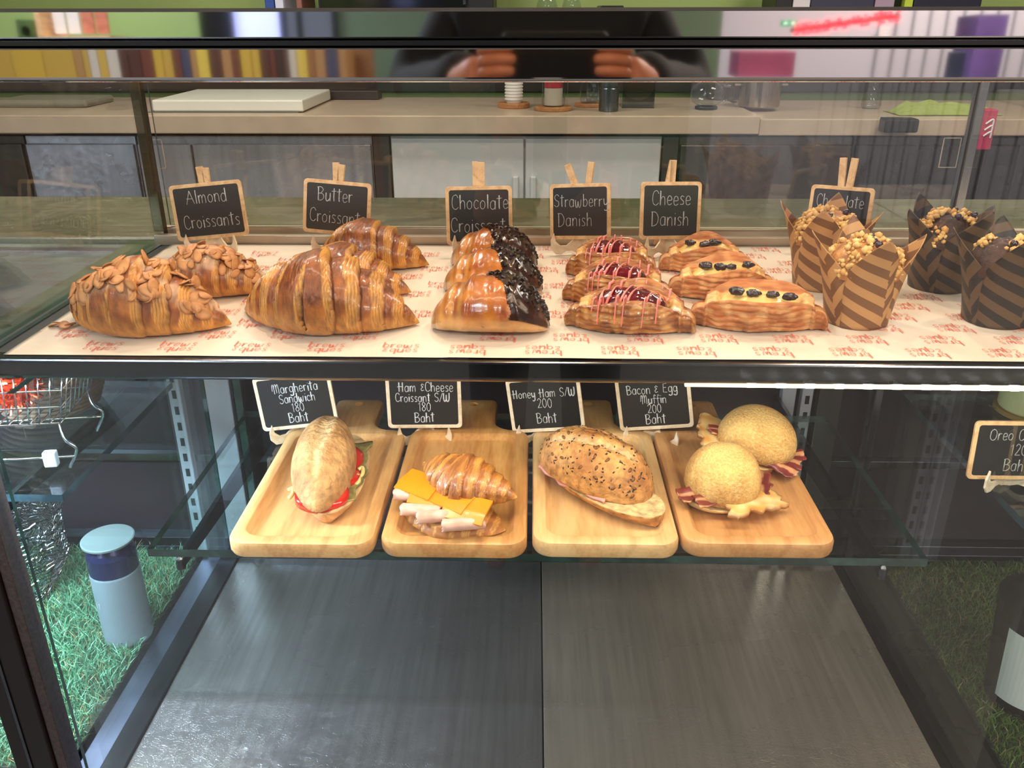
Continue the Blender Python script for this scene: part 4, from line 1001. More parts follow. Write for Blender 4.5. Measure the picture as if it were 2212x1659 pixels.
# --- ham and cheese croissant
p0 = G(985, 1150, ZB)
t = thing('ham_cheese_croissant', 'split croissant with ham rolls and orange cheese on the second board', 'sandwich', (p0.x - .004, p0.y + .022, ZB), R(-20))
t.scale = (1.04, 1.04, 1.0)
fl_ = croissant_fn(.112, .080, .022, .004, 91, step=.06, dark=.3)
link('bottom_half', surf_mesh(lambda s, th: ((lambda pc: (Vector((pc[0].x, pc[0].y - .004, min(pc[0].z, .0175 + .001 * nz(s * 8, th, 0, 1, 3)))), mix(pc[1], lin((206, 162, 100)), .8 if pc[0].z > .0165 else .15)))(fl_(s, th))), 120, 56), MV_bun, t)
fc = croissant_fn(.110, .058, .036, .010, 93, B=(.16, .38, .56, .72, .86), step=.12, dark=.7, peak=-.08)
Mt = T4((.004, .018, .030)) @ rotm(20, 6, -6)
link('top_half', surf_mesh(lambda s, th: ((lambda pc: (Mt @ pc[0], mix(pc[1], lin((190, 124, 66)), .35)))(fc(s, th))), 150, 60), MV_cro, t)
MV_ham = vmat('ham', .45, .1, .15, 120, .06, 60)
for k, (x, y, z, a) in enumerate(((-.036, -.008, .026, 10), (-.022, -.026, .0225, 13), (-.002, -.031, .0235, 28), (.026, -.033, .0225, 28))):
    mm = MB(); d = Vector((cos(R(a)), sin(R(a)), .02)); c0 = Vector((x, y, z)); ln = .040 if k else .046
    nseg = 14; r_ = .0072; vs = []; fs = []; cs = []
    for i in range(nseg):
        for q in range(34):
            t_ = q / 33; aa = 2 * PI * 1.6 * t_ + .7; rr_ = r_ * (1 - .42 * t_) * (1 + .03 * nz(i * .5, q * .3, k, 1, 4)); o_ = d * (ln * (i / (nseg - 1) - .5) + .001 * sin(q))
            sd = Vector((-d.y, d.x, 0)); vs.append(c0 + o_ + sd * rr_ * cos(aa) + Vector((0, 0, rr_ * .95 * sin(aa)))); cs.append(mix(lin((228, 186, 166)), lin((206, 152, 130)), .5 + nz(i * .4, q * .3, k, 1, 9)))
    for i in range(nseg - 1):
        for q in range(33): fs.append((i * 34 + q, i * 34 + q + 1, (i + 1) * 34 + q + 1, (i + 1) * 34 + q))
    o = link('ham_roll', mesh_from(vs, fs, cs), MV_ham, t); sm = o.modifiers.new('thickness', 'SOLIDIFY'); sm.thickness = .0012
MV_ched = pbr('orange_cheese', (236, 134, 18), .32, coat=.2, sss=.1)
for k, (x, y, z, a, tl) in enumerate(((-.036, -.001, .0375, -38, 10), (-.018, -.009, .0340, -22, 16), (.004, -.010, .0365, -40, 12), (.023, -.020, .0330, -26, 18))):
    mm = MB(); Mx = T4((x, y, z)) @ rotm(tl, 0, a + 25); w_, h_ = .044, .030; n_ = 12; vs = []; fs = []
    pr = [(-w_ / 2, -h_ / 2), (w_ / 2, -h_ / 2), (w_ / 2, h_ / 2), (-w_ / 2, h_ / 2)]
    for l_, zt in ((0, .0011), (1, -.0011)):
        for i in range(n_):
            for j in range(n_):
                xx = w_ * (i / (n_ - 1) - .5); yy = h_ * (j / (n_ - 1) - .5); dr = -.25 * max(0, -yy - .004); vs.append(Mx @ Vector((xx, yy, zt + dr - .10 * abs(xx) ** 1.5 * 2)))
    N_ = n_ * n_
    for l_ in (0, 1):
        for i in range(n_ - 1):
            for j in range(n_ - 1):
                q = (i * n_ + j, (i + 1) * n_ + j, (i + 1) * n_ + j + 1, i * n_ + j + 1); fs.append(tuple(l_ * N_ + z_ for z_ in (q if not l_ else q[::-1])))
    bd = [i * n_ for i in range(n_)] + [(n_ - 1) * n_ + j for j in range(1, n_)] + [i * n_ + n_ - 1 for i in range(n_ - 2, -1, -1)] + [j for j in range(n_ - 2, 0, -1)]
    for a_, b_ in zip(bd, bd[1:] + bd[:1]): fs.append((a_, b_, b_ + N_, a_ + N_))
    mm.add(vs, fs); link('cheese_slice', auto(fixn(mm.mesh()), 50), MV_ched, t)
# --- seeded ham roll
p0 = G(1322, 1140, ZB)
t = thing('seeded_roll', 'oval seeded roll with a thin ham edge on the third board', 'sandwich', (p0.x - .012, p0.y + .070, ZB), R(-46))
sc1, sc2 = lin((198, 142, 78)), lin((158, 100, 48))
link('bottom_bun', slab(.148, .066, .017, 7, sc1, sc2, T4((.020, -.005, 0))), vmat('seeded_crust', .7, .0, 1, 170, .36, 130, bdist=.003), t)
wavy(.10, .060, .0025, lin((222, 150, 140)), MV_ham, t, 'ham_slice', T4((-.008, -.006, .0185)), .0012, 60, 5)
fr_ = dome_fn(.146, .086, .048, 83, sc1, sc2, slit=[(.30, -.5, .10, .75), (-.35, -.5, .09, .6)], lump=.05)
Mt = T4((-.006, .003, .020)) @ rotm(-4, 3, 4)
link('top_bun', lofted(fr_, 110, 64, Mt), MATS['seeded_crust'], t)
rs = random.Random(5); m = MB(); m2 = MB()
ico = bmesh.new(); bmesh.ops.create_icosphere(ico, subdivisions=1, radius=1); iv = [v.co.copy() for v in ico.verts]; if_ = [tuple(v.index for v in f.verts) for f in ico.faces]; ico.free()
for k in range(300):
    s = rs.uniform(-.9, .9); th = PI * rs.uniform(.08, .92); p, _ = fr_(s, th); q_, _ = fr_(s + .02, th); w_, _ = fr_(s, th + .05); nn = (q_ - p).cross(w_ - p)
    if nn.length < 1e-9: continue
    nn.normalize(); nn = nn if nn.z > 0 else -nn
    rot = nn.to_track_quat('Z', 'Y').to_matrix().to_4x4() @ rotm(0, 0, rs.uniform(0, 360)); big = k % 9 == 0; a_ = .0036 if big else .0017
    (m2 if k % 3 == 0 else m).add([Mt @ (p + (rot @ Vector((v_.x * a_, v_.y * a_ * .55, v_.z * .0006)))) for v_ in iv], if_)
link('black_sesame', m, pbr('sesame_black', (40, 28, 22), .5), t, smooth=True)['kind'] = 'stuff'
link('flax_seeds', m2, pbr('flax', (120, 74, 40), .45), t, smooth=True)['kind'] = 'stuff'
# --- bacon and egg muffins
def bacon_col(x, y, e):
    b = sin(y * 8 + 1 + 4 * nz(x * 2.2, y * 2, 0, 1, 2)) + .5 * nz(x * 9, y * 9, 0, 1, 3); return mix(lin((120, 44, 38)), lin((206, 146, 104)), sstep(.2, .9, b))
MV_bac = vmat('bacon_rasher', .35, .4, .4, 120, .25, 80)
def bacon_muffin(lab, u, v, dy, rz, seed, back, sx=1, sy=1, h=.045, z=ZB):
    p = G(u, v, z); t = thing('bacon_egg_muffin', lab, 'sandwich', (p.x, p.y + dy, z), R(rz), 'bacon and egg muffins')
    mc1, mc2 = lin((216, 172, 100)), lin((180, 124, 60))
    link('bottom_muffin', slab(.074, .072, .012, seed, lin((226, 196, 140)), mc1), MV_bun, t)
    if not back or True:
        def egg(x, y, e):
            d = (x - .12) ** 2 + (y + .02) ** 2
            c = mix(lin((232, 206, 150)), lin((206, 144, 64)), .5 + 1.1 * nz(x * 5, y * 5, 0, 1, seed)); c = mix(c, lin((232, 160, 40)), math.exp(-d / .012)); return mix(c, lin((150, 90, 44)), sstep(.9, 1, e) * .7)
        wavy(.070, .060, .0045, egg, vmat('fried_egg', .3, .4, .3, 160, .1, 70), t, 'fried_egg', T4((.022, -.014, .0175) if not back else (-.028, .0, .0175)) @ rotm(6, 4, 22), .0022, 80, seed + 2, 44, 44)
    spots = ((-.030, -.012, .0200, 20, .044, .020), (-.012, -.024, .0195, 20, .050, .018), (.036, .020, .020, -60, .048, .024), (.044, .008, .019, -110, .034, .022)) if not back else ((-.036, -.002, .022, 30, .034, .014), (.038, -.010, .021, 15, .042, .020), (.044, .004, .020, 40, .034, .016), (.034, -.024, .019, -10, .040, .018))
    for k, (x, y, zz, a, l_, w_) in enumerate(spots):
        wavy(l_, w_, .0018, bacon_col, MV_bac, t, 'bacon_rasher', T4((x, y, zz)) @ rotm(8, 10, a), .0038, 130, seed + k, 36, 14)
    fn = dome_fn(.082 * sx, .078 * sy, h, seed, mc1, mc2, pw=2.1, lump=.02, e=.5)
    def f2(i, j):
        r_ = i / 47; a = 2 * PI * j / 72; e_ = (1 - min(1, r_) ** 2.6) ** .5; R_ = .0405 * (1 + .02 * sin(3 * a + seed)); zz = h * e_ * (1 + .04 * nz(r_ * cos(a) * 2, r_ * sin(a) * 2, 0, 1, seed))
        c = mix(mc1, mc2, .35 + .9 * nz(r_ * cos(a) * 2.2, r_ * sin(a) * 2.2, 0, 1, seed)); c = mix(c, lin((218, 182, 112)), sstep(.75, .1, r_) * .4)
        gr = nz(r_ * cos(a) * 40, r_ * sin(a) * 40, 0, 1, seed); c = mix(c, lin((244, 224, 160)), max(0, gr) * .6)
        return Mt2 @ Vector((R_ * sx * r_ * cos(a), R_ * sy * r_ * sin(a), zz + .0004 * gr)), c
    Mt2 = T4((.002, .004, .0215)) @ rotm(8, -2, 0)
    vs, fs, cs = grid(48, 72, f2, closev=True); k0 = len(vs)
    for j in range(72): a = 2 * PI * j / 72; vs.append(Mt2 @ Vector((.034 * sx * cos(a), .034 * sy * sin(a), -.005))); cs.append(lin((228, 196, 140)))
    for j in range(72): fs.append((47 * 72 + j, 47 * 72 + (j + 1) % 72, k0 + (j + 1) % 72, k0 + j))
    fs.append(tuple(k0 + j for j in range(72)))
    link('top_muffin', fixn(mesh_from(vs, fs, cs)), vmat('floured_bun', .85, 0, 1, 420, .22, 420, bdist=.0015), t)
    return t
bacon_muffin('round bacon and egg muffin at the front of the fourth board', 1570, 1128, .038, 4, 101, False)
bt = bacon_muffin('tilted bacon and egg muffin at the back of the fourth board', 1632, 1040, .040, -22, 103, True, 1.12, .98, .040)
bt.rotation_euler = (R(6), R(10), R(-22)); bt.location.z += .010
# ================================================================== kitchen behind the case
YK = 3.37
def bxat(m, u0, u1, v0, v1, Y, d):
    """box whose front face covers the given picture rectangle at distance Y"""
    a = V(u0, v1, Y); b = V(u1, v0, Y); return m.box(a.x, b.x, Y, Y + d, a.z, b.z)
zt = V(1160, 250, YK).z; zt2 = zt - .012; xs_ = V(1545, 255, YK).x
t = thing('worktop', 'long pale worktop running behind the display case, left part', 'worktop')
link('slab', MB().box(-3.4, xs_ + .17, YK, 4.1, zt - .068, zt), M_counter, t, bevel=.004)
t = thing('worktop', 'pale worktop section at right, slightly lower than its neighbour', 'worktop')
link('slab', MB().box(xs_ + .172, 3.6, YK + .01, 4.1, zt2 - .062, zt2), M_counter, t, bevel=.004)
YC = YK + .05; ztop = zt - .085
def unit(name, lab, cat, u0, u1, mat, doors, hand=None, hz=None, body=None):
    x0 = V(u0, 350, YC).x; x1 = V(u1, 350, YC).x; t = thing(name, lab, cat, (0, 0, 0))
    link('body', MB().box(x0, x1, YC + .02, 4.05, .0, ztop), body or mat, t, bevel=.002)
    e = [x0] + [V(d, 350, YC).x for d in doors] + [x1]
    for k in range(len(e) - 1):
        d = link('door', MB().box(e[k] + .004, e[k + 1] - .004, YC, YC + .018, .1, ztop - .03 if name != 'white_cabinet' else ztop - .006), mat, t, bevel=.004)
        if hand:
            hx = (e[k + 1] - .035) if k == 0 else (e[k] + .035)
            link('handle', MB().box(hx - .010, hx + .010, YC - .02, YC, ztop - .42, ztop - .15), hand, d, bevel=.003)
    return t
M_gap = pbr('plinth_dark', (34, 30, 30), .5)
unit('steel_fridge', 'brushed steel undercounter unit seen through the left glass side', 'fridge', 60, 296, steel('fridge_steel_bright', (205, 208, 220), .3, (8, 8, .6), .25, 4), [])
unit('steel_fridge', 'steel undercounter fridge with a vertical door seam behind the almond sign', 'fridge', 300, 805, M_fridge, [418])
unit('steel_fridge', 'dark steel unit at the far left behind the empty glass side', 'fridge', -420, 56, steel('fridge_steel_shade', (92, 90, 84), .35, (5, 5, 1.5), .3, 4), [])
unit('white_cabinet', 'white two-door cabinet beneath the worktop', 'cabinet', 845, 1428, M_white, [1133], M_white)
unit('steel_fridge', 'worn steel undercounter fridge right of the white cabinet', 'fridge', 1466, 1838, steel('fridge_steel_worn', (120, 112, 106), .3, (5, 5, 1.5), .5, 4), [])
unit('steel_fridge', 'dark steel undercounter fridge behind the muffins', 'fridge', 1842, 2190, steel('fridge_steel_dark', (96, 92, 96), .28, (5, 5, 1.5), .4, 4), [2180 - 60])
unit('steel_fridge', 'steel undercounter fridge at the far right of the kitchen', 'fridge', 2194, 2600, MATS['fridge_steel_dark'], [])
t = thing('dark_strip', 'dark panel painting the shade of the gap between left steel fridge and white cabinet', 'post'); x0, x1 = V(808, 350, YC).x, V(842, 350, YC).x
link('panel', MB().box(x0, x1, YC + .004, 4.0, 0, ztop), pbr('brown_grey', (52, 44, 42), .5), t)  # shade of the gap is built as a dark panel
t = thing('dark_strip', 'dark post between the white cabinet and the worn steel fridge', 'post'); x0, x1 = V(1431, 350, YC).x, V(1463, 350, YC).x
link('panel', MB().box(x0, x1, YC + .004, 4.0, 0, ztop), MATS['brown_grey'], t)
# things on the worktop
a = V(330, 238, 3.46); b = V(642, 215, 3.46)
t = thing('cutting_board', 'thick white cutting board lying on the worktop', 'cutting board', (0, 0, zt))
link('board', MB().box(a.x, b.x + .02, 3.46, 3.95, .004, .048), pbr('white_plastic_board', (226, 222, 210), .4, 0, .05, 8), t, bevel=.006)
link('cloth', MB().box(a.x - .02, b.x + .0, 3.455, 3.93, 0, .004), pbr('board_mat', (110, 104, 96), .8), t)
def on(u, v, z=None): p = G(u, v, zt if z is None else z); return (p.x, p.y, zt if z is None else z)
M_clear = glass_mat('clear_jar', (236, 240, 242)); M_coast = wood('coaster', (150, 96, 56), (184, 126, 78))
def disc(r, h, mat, t, name='coaster', z=0): return link(name, fixn(MB().lathe([(r * .96, z), (r, z + .003), (r, z + h - .003), (r * .96, z + h)], 40).mesh()), mat, t, smooth=True)
t = thing('paper_cup_stack', 'stack of white ribbed cups on a round wooden coaster', 'cups', on(1110, 232)); disc(.066, .02, M_coast, t)
pr = [(.030, .02)]
for k in range(12): pr += [(.034, .030 + k * .012), (.0375, .031 + k * .012), (.0375, .036 + k * .012), (.034, .038 + k * .012)]
pr += [(0, .18)]; link('cups', fixn(MB().lathe(pr, 36).mesh()), pbr('white_cup', (222, 216, 208), .5), t)
t = thing('glass_jar', 'glass jar with red and cream contents on a tray, right of the cups', 'jar', on(1195, 238)); disc(.075, .016, M_coast, t, 'tray')
link('jar', MB().lathe([(.045, .018), (.047, .03), (.047, .15), (.043, .17)], 32), M_clear, t, smooth=True)
link('contents', fixn(MB().lathe([(.036, .02), (.036, .085), (0, .085)], 28).mesh()), pbr('cream_contents', (206, 186, 166), .7), t); link('contents', fixn(MB().lathe([(.036, .086), (.036, .14), (0, .14)], 28).mesh()), pbr('red_contents', (186, 44, 54), .6), t)
t = thing('drinking_glass', 'clear drinking glass on a small wooden coaster', 'glass', on(1272, 230)); disc(.06, .014, M_coast, t)
link('glass', MB().lathe([(.034, .016), (.038, .03), (.042, .14), (.041, .15)], 32), M_clear, t, smooth=True); link('glass', MB().lathe([(.03, .02), (.03, .12)], 24, (.02, .02, 0)), M_clear, t, smooth=True)
t = thing('steel_canister', 'small ribbed steel canister with lid on the worktop', 'canister', on(1314, 240))
link('body', fixn(MB().lathe([(.036, 0), (.039, .003), (.039, .085), (.037, .088), (.037, .092), (.040, .094), (.040, .112), (.036, .118), (0, .119)], 40).mesh()), steel('canister_steel', (120, 122, 126), .25, (1, 1, 20), .2, 8, scratch=False), t, smooth=True)
t = thing('clear_container', 'clear plastic container beside the steel canister', 'container', on(1378, 234))
link('tub', fixn(MB().box(-.065, .065, 0, .12, .001, .003).box(-.065, .065, 0, .002, .0, .11).box(-.065, .065, .118, .12, 0, .11).box(-.065, -.063, 0, .12, 0, .11).box(.063, .065, 0, .12, 0, .11).mesh()), glass_mat('clear_tub', (214, 214, 214)), t)
t = thing('glass_teapot', 'round glass teapot with black base on the worktop', 'teapot', on(1525, 236))
link('pot', MB().lathe([(.03, .012), (.06, .03), (.068, .06), (.055, .09), (.035, .105)], 36), M_clear, t, smooth=True); disc(.045, .012, M_black, t, 'base')
mm = MB(); mm.tube(catmull([(.05, 0, .09), (.095, 0, .085), (.10, 0, .045), (.062, 0, .03)], 6), .005, 8); link('handle', mm, M_clear, t, smooth=True)
t = thing('saucepan', 'large steel pot standing on the worktop', 'pot', on(1638, 231))
link('pot', fixn(MB().lathe([(.075, 0), (.083, .006), (.083, .105), (.086, .108), (.086, .112), (.081, .112), (.080, .01), (0, .01)], 44).mesh()), steel('pot_steel', (186, 168, 150), .22, (1, 1, 4), .2, 6, scratch=False), t, smooth=True)
link('rim_handle', MB().box(-.108, -.082, -.018, .018, .084, .092).box(.082, .108, -.018, .018, .084, .092), MATS['pot_steel'], t, bevel=.002)
t = thing('saucepan', 'smaller dull pot behind the large steel pot', 'pot', on(1560, 214))
link('pot', fixn(MB().lathe([(.07, 0), (.078, .006), (.078, .10), (.074, .10), (.074, .01), (0, .01)], 40).mesh()), steel('pot_dull', (120, 104, 92), .35, (1, 1, 4), .2, 6, scratch=False), t, smooth=True)
t = thing('glass_carafe', 'hourglass shaped clear carafe on the right worktop', 'carafe', on(1880, 235, zt2))
link('carafe', MB().lathe([(.034, .002), (.040, .02), (.036, .05), (.018, .085), (.020, .10), (.036, .14), (.038, .15)], 32), M_clear, t, smooth=True)
t = thing('dish_cloth', 'crumpled light green cloth on the worktop behind the muffins', 'cloth', on(2040, 247, zt2))
def clf(i, j):
    x = -.20 + .40 * i / 59; y = -.06 + .16 * j / 29; e = min(1, 6 * min(i / 59, 1 - i / 59)) * min(1, 5 * min(j / 29, 1 - j / 29))
    return Vector((x + .01 * nz(j * .3, 0, 0, 1, 4), y + .015 * nz(x * 9, 3, 0, 1, 2), .002 + e * (.022 + .030 * abs(nz(x * 12, y * 18, 0, 1, 6)) + .008 * sin(y * 160 + x * 24)))), (1, 1, 1)
vs, fs, cs = grid(60, 30, clf); o = link('cloth', fixn(mesh_from(vs, fs)), pbr('green_cloth', (142, 154, 72), .9, 0, .15, 60), t); s_ = o.modifiers.new('s', 'SOLIDIFY'); s_.thickness = .002; s_.offset = 1
t = thing('black_tray', 'black plastic bin hanging off the worktop edge', 'bin'); a = V(1905, 286, YK - .05); b = V(1984, 256, YK - .05)
link('tray', MB().box(a.x, b.x, YK - .07, YK - .001, a.z, b.z), M_black, t, bevel=.008); link('hook', MB().box(a.x + .02, b.x - .02, YK - .004, YK - .001, b.z - .02, zt2 + .001).box(a.x + .02, b.x - .02, YK - .004, YK + .04, zt2 + .001, zt2 + .004), M_black, t)
t = thing('magenta_box', 'magenta carton with white marks hanging at the right end of the worktop', 'box'); a = V(2104, 322, YK - .04); b = V(2152, 236, YK - .04)
link('carton', MB().box(a.x, b.x, YK - .06, YK + .0, a.z, b.z), pbr('magenta_card', (190, 30, 84), .5), t, bevel=.003)
mm = MB(); cx_ = (a.x + b.x) / 2; cz_ = (a.z + b.z) / 2
for k in (-1, 0, 1): mm.tube(catmull([(cx_ - .012, YK - .0612, cz_ + .022 * k), (cx_ + .012, YK - .0612, cz_ + .016 + .022 * k), (cx_ + .014, YK - .0612, cz_ - .006 + .022 * k)], 5), .0035, 6)
link('white_mark', mm, pbr('white_mark', (226, 222, 226), .6), bpy.data.objects['carton'])
t = thing('low_crate', 'dark low crate at the back of the worktop, left', 'crate', on(760, 216, zt))
link('crate', MB().box(-.12, .12, 0, .10, 0, .04), pbr('dark_crate', (40, 34, 30), .5), t, bevel=.004)
t = thing('folded_towel', 'grey folded towel lying on the worktop at far left', 'towel', on(90, 232, zt))
link('towel', MB().box(-.20, .20, -.02, .24, 0, .03), pbr('grey_towel', (128, 122, 104), .9, bump=.5, bscale=80), t, bevel=.012)
# wall shelf (hidden by the top rail) with what peeks over the rail
t = thing('wall_shelf', 'long wall shelf hidden by the top rail, carrying appliances', 'shelf')
zw = ZC - .035; link('plank', MB().box(-1.6, 3.4, 3.95, 4.38, zw - .03, zw), M_white, t)
def peek(name, lab, cat, u0, u1, h, mat, d=.25, Y=4.0, grp=None):
    a = V(u0, 10, Y).x; b = V(u1, 10, Y).x; t = thing(name, lab, cat, ((a + b) / 2, Y, zw), 0, grp); w = (b - a) / 2
    link('body', MB().box(-w, w, 0, d, 0, h), mat, t, bevel=.004); return t, w
peek('blue_binder', 'blue binder standing on the wall shelf at left', 'binder', 572, 592, .22, pbr('blue_card', (38, 70, 140), .5)); peek('white_binder', 'pale binder beside the blue one on the wall shelf', 'binder', 594, 612, .20, pbr('pale_card', (196, 200, 220), .5))
peek('red_binder', 'brown-red binder right of the pale one on the wall shelf', 'binder', 640, 652, .20, pbr('brown_card', (130, 84, 70), .5))
t, w = peek('microwave_oven', 'black microwave oven on the wall shelf above the case', 'microwave', 688, 1066, .30, M_black, .34)
link('door', MB().box(-w + .01, w - .12, -.012, -.001, .02, .28), pbr('oven_glass', (10, 9, 10), .08), t, bevel=.003); link('handle', MB().box(w - .13, w - .115, -.035, -.012, .05, .25), M_shelfmetal, t, bevel=.003)
for k, (u, r_) in enumerate(((1182, .05), (1236, .046))):
    t = thing('glass_server', 'clear round glass server on the wall shelf, %s of two' % ('left' if k == 0 else 'right'), 'coffee server', (V(u, 8, 4.05).x, 4.1, zw), group='coffee servers')
    link('flask', MB().lathe([(r_ * .8, .002), (r_, .03), (r_ * .7, .08), (r_ * .45, .10), (r_ * .6, .13)], 32), M_clear, t, smooth=True)
peek('scale', 'black kitchen scale on the wall shelf', 'scale', 1298, 1348, .045, M_black)
peek('coffee_grinder', 'black grinder on the wall shelf right of centre', 'grinder', 1676, 1712, .2, M_black); peek('menu_card', 'white card beside the black grinder', 'card', 1713, 1750, .15, pbr('card_white', (200, 196, 200), .6), .02)
peek('coffee_appliance', 'dark blue grey appliance on the wall shelf', 'appliance', 1752, 1888, .2, pbr('slate_blue', (44, 46, 66), .4)); peek('mauve_box', 'mauve carton on the wall shelf', 'box', 1890, 1932, .2, pbr('mauve', (150, 130, 150), .6))
peek('yellow_bottle', 'slim yellow green bottle on the wall shelf', 'bottle', 1954, 1972, .22, pbr('lime', (170, 190, 60), .4), .04); peek('toaster', 'dark appliance at the right of the wall shelf', 'appliance', 1974, 2120, .2, pbr('dark_navy', (34, 34, 48), .3))
# ================================================================== left and right compartments
def turf(name, lab, x0, x1, y0, y1, z, n, seed, c1, c2, hgt=.013):
    r_ = np.random.RandomState(seed); x = r_.uniform(x0, x1, n); y = r_.uniform(y0, y1, n); a = r_.uniform(0, 2 * PI, n); h = r_.uniform(.6, 1.15, n) * hgt
    lean = r_.uniform(.2, 1.1, n) * hgt; la = a + r_.uniform(-1, 1, n); w = r_.uniform(.0005, .0009, n)
    dx, dy = np.cos(a) * w, np.sin(a) * w; lx, ly = np.cos(la) * lean, np.sin(la) * lean
    P = np.zeros((n, 5, 3)); P[:, 0] = np.stack([x - dx, y - dy, z + 0 * x], 1); P[:, 1] = np.stack([x + dx, y + dy, z + 0 * x], 1)
    P[:, 2] = np.stack([x + dx * .8 + lx * .35, y + dy * .8 + ly * .35, z + h * .62], 1); P[:, 3] = np.stack([x - dx * .8 + lx * .35, y - dy * .8 + ly * .35, z + h * .62], 1)
    P[:, 4] = np.stack([x + lx, y + ly, z + h], 1)
    base = np.arange(n)[:, None] * 5
    F_ = [tuple(f) for f in (base + np.array([[0, 1, 2, 3]])).tolist()] + [tuple(f) for f in (base + np.array([[3, 2, 4]])).tolist()]
    me = bpy.data.meshes.new('turf'); me.from_pydata(P.reshape(-1, 3).tolist(), [], F_); me.update()
    mx = r_.uniform(0, 1, n)[:, None]; col = np.array(lin(c1)) * (1 - mx) + np.array(lin(c2)) * mx; rare = r_.uniform(0, 1, n) < .12; col[rare] = lin((150, 130, 84))
    cc = np.ones((n, 5, 4), dtype=np.float32); cc[:, :, :3] = col[:, None, :]
    at = me.color_attributes.new('Col', 'FLOAT_COLOR', 'POINT'); at.data.foreach_set('color', cc.ravel())
    t = thing(name, lab, 'artificial grass'); b = link('backing', MB().box(x0, x1, y0, y1, z - .004, z + .0005), pbr('turf_backing', (34, 46, 22), .9, 0, .5, 200), t)
    o = link('grass', me, vmat('grass_blades', .45, .1, 0, 100, .1, 30), t); o['kind'] = 'stuff'
turf('turf_mat', 'artificial grass mat with cool glow in its colour under the grey tumbler, left compartment', -1.0, PL - .050, .70, 1.115, ZD + .006, 30000, 3, (60, 108, 72), (120, 176, 136), .019)  # cool LED glow is put into the bluish blade colours
turf('turf_mat', 'dark green artificial grass mat in the right compartment', PR + .056, 1.15, .70, 1.115, ZD + .006, 26000, 4, (48, 74, 26), (94, 122, 44), .013)
# tumbler
pt_ = G(268, 1396, ZD + .012)
t = thing('travel_tumbler', 'pale grey travel tumbler with navy neck standing on the grass mat', 'tumbler', (pt_.x - .004, pt_.y + .026, ZD + .007)); t.scale = (1.2, 1.2, 1.2)
link('body', fixn(MB().lathe([(.022, 0), (.0245, .002), (.0262, .006), (.0262, .094), (.0258, .096)], 64).mesh()), pbr('grey_enamel', (122, 130, 138), .42, 0, .04, 60), t, smooth=True)
link('neck', fixn(MB().lathe([(.0256, .096), (.0256, .118), (.0235, .124), (.0205, .129), (.0205, .132)], 64).mesh()), pbr('navy_neck', (34, 36, 74), .22, .5), t, smooth=True)
link('lid', fixn(MB().lathe([(.018, .131), (.0262, .1315), (.0275, .1325), (.0275, .1345), (.0262, .1352), (0, .1362)], 64).mesh()), pbr('grey_lid', (104, 112, 112), .5), t, smooth=True)
wm = lettering([('lft', 0, 0, .009)], .0004, 3); ca = R(236)
wm.v = [tuple((.0265 * cos(ca + x / .0262), .0265 * sin(ca + x / .0262), .056 + z)) for x, y, z in wm.v]
link('emblem', wm, pbr('white_print', (220, 224, 230), .5), t, smooth=True)
# wire baskets on the left shelf
def wire_basket(lab, x0, x1, y0, y1, z0, z1, name='wire_basket', tilt=0):
    t = thing(name, lab, 'basket', ((x0 + x1) / 2, (y0 + y1) / 2, z0), tilt); w = (x1 - x0) / 2; d = (y1 - y0) / 2; h = z1 - z0; m = MB()
    for k in range(4):
        z = .004 + h * k / 3; e = 1 - .12 * (1 - k / 3); m.tube([(-w * e, -d * e, z), (w * e, -d * e, z), (w * e, d * e, z), (-w * e, d * e, z)], .0011 if k < 3 else .0018, 6, closed=True)
    link('rim_wires', m, M_chrome, t, smooth=True); m = MB(); n = int(w * 2 / .012)
    for k in range(n + 1):
        x = -w + 2 * w * k / n
        for s in (-1, 1): m.tube([(x * .88, s * d * .88, .004), (x, s * d, h)], .0008, 5)
        m.tube([(x * .88, -d * .88, .004), (x * .88, d * .88, .004)], .0008, 5)
    n = int(d * 2 / .014)
    for k in range(n + 1):
        y = -d + 2 * d * k / n
        for s in (-1, 1): m.tube([(s * w * .88, y * .88, .004), (s * w, y, h)], .0008, 5)
    o = link('mesh_wires', m, M_chrome, t, smooth=True); return t
pa = V(140, 905, .80)
tb = wire_basket('chrome wire basket holding red and green tinsel baubles', pa.x - .26, pa.x - .004, .79, .90, zl + .055, zl + .115, tilt=R(8))
m = MB()
for (x, y) in ((-.11, -.045), (.11, -.045), (-.11, .045), (.11, .045)):
    m.tube(catmull([(x, y, .004), (x + .006, y - .01, -.012), (x + .016, y - .012, -.022), (x + .010, y - .004, -.036), (x, y, -.052)], 5), .0018, 7)
link('basket_foot', m, M_chrome, tb, smooth=True)
m = MB(); m.tube([(-.12, -.05, -.036), (.12, -.05, -.036)], .0016, 6); m.tube([(-.12, .05, -.036), (.12, .05, -.036)], .0016, 6); link('stretcher', m, M_chrome, tb, smooth=True)


